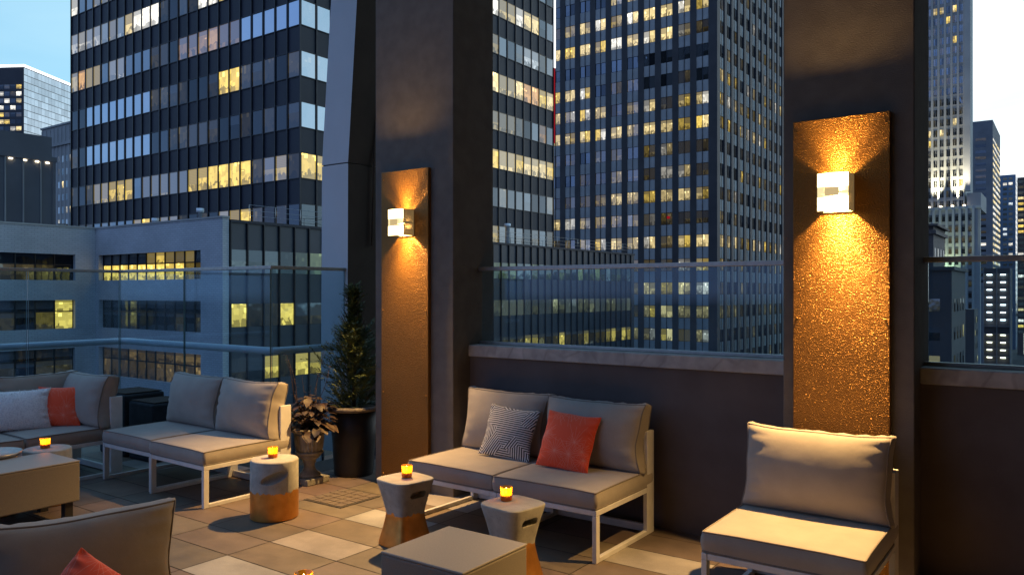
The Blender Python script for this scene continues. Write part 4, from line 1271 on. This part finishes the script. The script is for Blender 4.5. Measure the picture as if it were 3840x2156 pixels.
# ------------------------------------------------------------------ tables, stools, candles
def boolean(ob, cutters):
    for cu in cutters:
        md = ob.modifiers.new('b', 'BOOLEAN'); md.operation = 'DIFFERENCE'; md.object = cu; md.solver = 'EXACT'
    dg = bpy.context.evaluated_depsgraph_get()
    me = bpy.data.meshes.new_from_object(ob.evaluated_get(dg))
    ob.modifiers.clear(); old = ob.data; ob.data = me
    for cu in cutters: bpy.data.objects.remove(cu)

def capsule(w, h, d, loc, rz=0):
    b = MB(); n = 16; V = []
    for y in (-d/2, d/2):
        for k in range(n):
            a = 2*math.pi*k/n; sx = (w-h)/2*(1 if math.cos(a) >= 0 else -1)
            V.append((sx+h/2*math.cos(a), y, h/2*math.sin(a)))
    Fc = [tuple(range(n)), tuple(range(2*n-1, n-1, -1))]+[(k, n+k, n+(k+1) % n, (k+1) % n) for k in range(n)]
    b.add(V, Fc, M['dipped'], False)
    o = b.build('cutter', None, loc); o.rotation_euler = (0, 0, rz)
    return o

def hourglass_stool(x, y, rz, label):
    b = MB(); n = 64
    prof = []
    for (z, s) in ((0, .128), (.004, .133), (.02, .132), (.10, .112), (.165, .099), (.19, .096), (.215, .099), (.30, .121), (.385, .145), (.397, .146), (.402, .142)):
        prof.append((z, s))
    V = []
    for z, s in prof:
        for k in range(n):
            a = 2*math.pi*k/n; e = 5.0 if z < .3 else 4.2
            c, q = math.cos(a), math.sin(a); rr = s/((abs(c)**e+abs(q)**e)**(1/e))
            V.append((rr*c, rr*q, z))
    m = len(prof)
    Fc = [(i*n+k, i*n+(k+1) % n, (i+1)*n+(k+1) % n, (i+1)*n+k) for i in range(m-1) for k in range(n)]
    Fc += [tuple(range(n-1, -1, -1)), tuple((m-1)*n+k for k in range(n))]
    b.add(V, Fc, M['dipped'], True)
    o = b.build('hourglass_stool', None, (x, y, .004)); o.rotation_euler = (0, 0, rz)
    bpy.context.view_layer.update()
    cut = []
    for s in (-1, 1):
        p = Matrix.Rotation(rz, 3, 'Z') @ Vector((s*.125, 0, 0))
        cut.append(capsule(.118, .044, .12, (x+p.x, y+p.y, .325), rz+R(90)))
    bpy.context.view_layer.update()
    boolean(o, cut)
    o.data.polygons.foreach_set('use_smooth', [True]*len(o.data.polygons))
    try: o.data.set_sharp_from_angle(angle=R(38))
    except Exception: pass
    return prop(o, label, 'stool', 'concrete stools with copper-dipped bases')
hourglass_stool(-3.34, 3.55, R(-9), 'hourglass concrete stool with copper-dipped base, by the left pillar')
hourglass_stool(-2.47, 3.47, R(-9), 'hourglass concrete stool half hidden behind the near cube table')

def drum_stool(x, y, rz, label):
    b = MB(); b.lathe([(.152, 0), (.160, .006), (.161, .10), (.160, .39), (.155, .398), (.150, .40)], M['dipped'], 56)
    o = b.build('drum_stool', None, (x, y, .004)); o.rotation_euler = (0, 0, rz)
    cb = MB(); bm = bmesh.new(); bmesh.ops.create_uvsphere(bm, u_segments=24, v_segments=12, radius=1)
    p = Matrix.Rotation(rz, 3, 'Z') @ Vector((.165, 0, 0))
    cb.bm(bm, M['dipped'], Matrix.Diagonal((.06, .11, .035, 1)))
    c = cb.build('cutter', None, (x+p.x, y+p.y, .30)); c.rotation_euler = (R(18), 0, rz)
    bpy.context.view_layer.update()
    boolean(o, [c])
    o.data.polygons.foreach_set('use_smooth', [True]*len(o.data.polygons))
    try: o.data.set_sharp_from_angle(angle=R(38))
    except Exception: pass
    return prop(o, label, 'stool', 'concrete stools with copper-dipped bases')
drum_stool(-4.47, 3.45, R(-38), 'cylindrical concrete stool with copper-dipped base, in front of the urn')
drum_stool(-6.12, 2.71, R(160), 'cylindrical stool behind the far cube table, by the corner seat')
drum_stool(-2.40, 1.97, R(0), 'cylindrical stool whose candle just shows at the bottom edge')

def cube_table(x0, y0, label, w=.465, dpt=.465, h=.40):
    r = empty('cube_table', (x0, y0, .004), 0, label, 'table', 'taupe cube tables')
    b = MB(); b.bbox(0, w, 0, dpt, .125, h-.012, M['wicker'], .008); b.build('body', r)
    b = MB(); b.bbox(-.001, w+.001, -.001, dpt+.001, h-.0118, h, M['tabletop'], .005); b.build('top', r)
    for sx in (.03, w-.085):
        for sy in (.03, dpt-.085):
            b = MB(); b.bbox(sx, sx+.055, sy, sy+.055, 0, .125, M['blackmetal'], .004); b.build('leg', r)
    return r
cube_table(-2.49, 2.49, 'taupe cube table in the bottom middle')
cube_table(-5.97, 2.08, 'taupe cube table at the left edge', w=.47, dpt=.565)

t = MB(); t.lathe([(.01, .0), (.165, .0), (.185, .012), (.190, .03), (.186, .03), (.165, .008), (.01, .006)], M['steel'], 40, cap=False)
t.build('serving_tray', None, (-6.12, 2.34, .404)); prop(bpy.data.objects['serving_tray'], 'shiny round tray on a stool at the left edge', 'tray')
drum_stool(-6.12, 2.34, R(100), 'cylindrical stool under the shiny tray at the left edge')

def candle_proto():
    r = empty('votive_candle', (0, 0, 0))
    b = MB(); b.lathe([(.001, 0), (.029, 0), (.031, .004), (.0345, .074), (.0325, .0745), (.029, .010), (.001, .008)], M['votive'], 28, cap=False); b.build('glass_cup', r)
    b = MB(); b.lathe([(.001, .0085), (.0275, .0085), (.0295, .030), (.027, .032), (.001, .030)], M['wax'], 24, cap=False); b.build('wax', r)
    b = MB(); b.lathe([(.0005, 0), (.0045, .004), (.006, .010), (.0045, .018), (.0015, .030), (.0004, .036)], M['flame'], 12, (0, 0, .034)); b.build('flame', r)
    point('candle_light', (0, 0, .062), 1.0, (1, .55, .16), .006, r)
    return r
cp = candle_proto(); first = [True]
def candle(x, y, z, label):
    o = cp if first[0] else copy_tree(cp)
    first[0] = False
    o.location = (x, y, z); o.rotation_euler = (0, 0, random.random()*6)
    return prop(o, label, 'candle', 'amber votive candles on the stools')
Z = .4065
candle(-3.345, 3.57, Z, 'amber votive candle on the hourglass stool by the left pillar')
candle(-2.53, 3.49, Z, 'amber votive candle on the hourglass stool behind the cube table')
candle(-4.50, 3.46, Z-.002, 'amber votive candle on the cylindrical stool in front of the urn')
candle(-6.13, 2.70, Z-.002, 'amber votive candle on the stool by the corner seat')
candle(-2.39, 1.98, Z-.002, 'amber votive candle cut by the bottom edge of the view')
candle(-6.14, 2.32, .4125, 'amber votive candle standing in the shiny tray')

# ------------------------------------------------------------------ boxes behind the corner seat
for (x, y, w, dd, h, lab) in ((-7.42, 4.06, .46, .40, .58, 'dark planter box by the glass behind the corner seat'), (-6.93, 4.06, .42, .38, .53, 'shorter dark planter box by the glass, next to the empty chair')):
    r = empty('planter_box', (x, y, .004), 0, lab, 'planter')
    b = MB(); b.bbox(-w/2, w/2, -dd/2, dd/2, 0, h, M['slate'], .02); b.build('box', r)
    b = MB(); b.box(-w/2+.02, w/2-.02, -dd/2+.02, dd/2-.02, h+.006, h+.012, M['soil']); b.build('soil', r)

# ------------------------------------------------------------------ urn with coleus
def m_leaf(name, c1, c2, c3, trans=.25):
    m, nt, b = mat(name)
    g = nd(nt, 'ShaderNodeNewGeometry')
    tc = nd(nt, 'ShaderNodeTexCoord'); n = nd(nt, 'ShaderNodeTexNoise'); n.inputs['Scale'].default_value = 14; n.inputs['Detail'].default_value = 3
    nt.links.new(tc.outputs['Object'], n.inputs['Vector'])
    c = mixc(nt, g.outputs['Random Per Island'], c1, c2)
    c = mixc(nt, mth(nt, 'MULTIPLY', ramp(nt, n.outputs['Fac'], .5, .7), .6), c, c3)
    nt.links.new(c, b.inputs['Base Color']); b.inputs['Roughness'].default_value = .5; b.inputs['Specular IOR Level'].default_value = .4
    return m
M['coleus'] = m_leaf('coleus_leaf', (.014, .008, .009), (.055, .03, .02), (.12, .09, .045))
M['cypress'] = m_leaf('cypress_spray', (.034, .054, .016), (.12, .15, .040), (.085, .115, .032))
M['twig'] = noisy('twig', (.05, .03, .02), (.09, .055, .035), 30, .8)

def urn():
    r = empty('stone_urn', (-5.05, 4.24, .004), 0, 'fluted grey stone urn on a square foot in front of the glass', 'urn')
    b = MB(); b.bbox(-.115, .115, -.115, .115, 0, .05, M['urnstone'], .006)
    b.lathe([(.09, .05), (.092, .07), (.06, .09), (.045, .12), (.042, .15), (.055, .165), (.05, .18), (.075, .20), (.098, .225)], M['urnstone'], 40); b.build('foot', r)
    b = MB(); b.lathe([(.098, .2255), (.108, .24), (.112, .25), (.105, .256)], M['urnstone'], 60)
    b.lathe([(.103, .2565), (.11, .28), (.117, .33), (.122, .38), (.124, .405)], M['urnstone'], 120, flute=.07, fl_n=22)
    b.lathe([(.124, .4055), (.150, .42), (.158, .432), (.152, .445), (.135, .445), (.12, .43), (.118, .42)], M['urnstone'], 48); b.build('bowl', r)
    b = MB(); b.lathe([(.117, .43), (.06, .435), (.001, .437)], M['soil'], 24); b.build('soil', r)
    p = empty('coleus_plant', (-5.05, 4.24, .44), 0, 'dark purple-brown leafy plant with bare stems growing in the stone urn', 'plant')
    b = MB(); st = MB(); rnd = random.Random(5)
    def leaf(c, dirv, up, L, wd):
        s = dirv.cross(up).normalized()
        ou = [(0, .05), (.12, .42), (.32, .5), (.5, .42), (.62, .46), (.8, .30), (1, .0)]
        Vv = []
        for t, q in ou:
            dr = dirv*L*t - Vector((0, 0, 1))*L*.45*t*t
            Vv += [c+dr+s*wd*q+up*L*.10*q, c+dr, c+dr-s*wd*q+up*L*.10*q]
        Fc = []
        for k in range(len(ou)-1):
            a = k*3; Fc += [(a, a+1, a+4, a+3), (a+1, a+2, a+5, a+4)]
        b.add(Vv, Fc, M['coleus'], True)
    for k in range(190):
        a = rnd.uniform(0, 6.28); rad = rnd.uniform(.02, .19)**1.0; z = rnd.uniform(.03, .25)*(1.15-rad*2.2)
        base = Vector((rad*math.cos(a), rad*math.sin(a), max(.0, z)))
        d = Vector((math.cos(a+rnd.uniform(-.7, .7)), math.sin(a+rnd.uniform(-.7, .7)), rnd.uniform(-.25, .5))).normalized()
        up = Vector((rnd.uniform(-.4, .4), rnd.uniform(-.4, .4), 1)).normalized()
        leaf(base, d, up, *(lambda s: (s, s*.78))(rnd.choice((rnd.uniform(.025, .05), rnd.uniform(.05, .10)))))
        st.tube([(0, 0, -.01), tuple(base*.55), tuple(base)], .0022, M['twig'], 5)
    for k in range(7):   # drooping ones on the right rim
        a = rnd.uniform(-.9, .3); base = Vector((.14*math.cos(a), .14*math.sin(a), rnd.uniform(-.01, .06)))
        leaf(base, Vector((math.cos(a), math.sin(a), -.1)), Vector((0, 0, 1)), rnd.uniform(.10, .14), .10)
    for k in range(9):
        a = rnd.uniform(0, 6.28); h = rnd.uniform(.3, .62); pts = []
        for q in range(7):
            t = q/6; pts.append((.03*math.cos(a)+.18*t*math.cos(a)+.012*math.sin(9*t+k), .03*math.sin(a)+.15*t*math.sin(a)+.01*math.cos(7*t), h*t))
        st.tube(pts, [.0035*(1-.6*q/6) for q in range(7)], M['twig'], 5)
        for q in (3, 4, 5, 6):
            c = Vector(pts[q]); a2 = rnd.uniform(0, 6.28)
            leaf(c, Vector((math.cos(a2), math.sin(a2), .3)).normalized(), Vector((0, 0, 1)), rnd.uniform(.018, .035), .02)
    b.build('foliage', p); st.build('stem', p)
urn()

def evergreen():
    cx, cy = -4.98, 4.66
    r = empty('round_planter', (cx, cy, .004), 0, 'tall black round planter with a wide pale rim between the urn and the left pillar', 'planter')
    b = MB(); b.lathe([(.16, 0), (.165, .02), (.18, .30), (.205, .54)], M['blackmetal'], 48); b.build('body', r)
    b = MB(); b.lathe([(.205, .5405), (.265, .555), (.275, .57), (.268, .585), (.235, .588), (.20, .575)], M['darkrim'], 48, cap=False); b.build('rim', r)
    b = MB(); b.lathe([(.205, .565), (.1, .57), (.001, .572)], M['soil'], 24, cap=False); b.build('soil', r)
    t = empty('evergreen_shrub', (cx, cy, .57), 0, 'feathery dark green cypress shrub growing in the black planter', 'shrub')
    tr = MB(); tr.tube([(0, 0, 0), (.01, 0, .5), (0, .01, 1.0), (.005, 0, .98)], [.018, .014, .008, .003], M['twig'], 8); 
    fo = MB(); rnd = random.Random(12)
    Ht = 1.04
    def spray(o, d, L, n):
        d = d.normalized(); s = d.cross(Vector((rnd.uniform(-.3, .3), rnd.uniform(-.3, .3), 1))).normalized()
        for k in range(n):
            tt = (k+.3)/n; c = o+d*L*tt - Vector((0, 0, 1))*L*.12*tt*tt
            for sg in (-1, 1):
                l = L*.42*(1-.65*tt)*rnd.uniform(.6, 1.1); e = (d*.75+s*sg*.8+Vector((0, 0, rnd.uniform(-.2, .2)))).normalized()
                w = e.cross(Vector((rnd.uniform(-1, 1), rnd.uniform(-1, 1), 1))).normalized()*rnd.uniform(.0035, .006)
                m = c+e*l*.5
                fo.face([c-w*.3, m-w, c+e*l, m+w], M['cypress'])
        e = o+d*L; w = s*.004
        fo.face([o-w, o+w, e+w*.3, e-w*.3], M['cypress'])
    for q in range(950):
        z = rnd.random()**.85*Ht; a = rnd.uniform(0, 6.28)
        prof = (.07+.32*math.sin(min(1, (z/Ht)*1.25+.12)*math.pi)**.6)*(1-.35*(z/Ht)**2.5)
        lobe = .72+.34*math.sin(3*a+z*7)+.2*math.sin(5*a-z*13)
        rad = prof*lobe*rnd.uniform(.25, 1.0)
        o = Vector((math.cos(a)*rad*.55, math.sin(a)*rad*.55, z-.04))
        d = Vector((math.cos(a), math.sin(a), rnd.uniform(.2, 1.7)))
        spray(o, d, rnd.uniform(.10, .25)*(1.0-.2*z/Ht)*(.5+rad*2.2), rnd.randint(6, 9))
    for q in range(40):
        a = rnd.uniform(0, 6.28); z = rnd.uniform(.05, .8); rad = .22*(1-z/1.3)
        tr.tube([(0, 0, z), (rad*.5*math.cos(a), rad*.5*math.sin(a), z+.06), (rad*math.cos(a), rad*math.sin(a), z+.17)], [.005, .0035, .0015], M['twig'], 5)
    tr.build('trunk', t); fo.build('foliage', t)
evergreen()

# lit sign in the street
b = MB(); b.box(-.25, .25, 0, .3, 0, 2.4, M['warmlamp']); b.build('light_face', sign_root)
b = MB(); b.box(-.3, .3, .301, .5, -38, 2.6, M['darkcon']); b.build('post', sign_root)

# ------------------------------------------------------------------ render settings
S.render.engine = 'CYCLES'
S.cycles.use_denoising = True
S.cycles.max_bounces = 8; S.cycles.diffuse_bounces = 3; S.cycles.glossy_bounces = 4; S.cycles.transparent_max_bounces = 16
S.cycles.sample_clamp_indirect = 4.0
S.cycles.caustics_reflective = False; S.cycles.caustics_refractive = False
S.view_settings.view_transform = 'Standard'
S.view_settings.look = 'None'
S.view_settings.exposure = 0.0
S.view_settings.gamma = 1.0
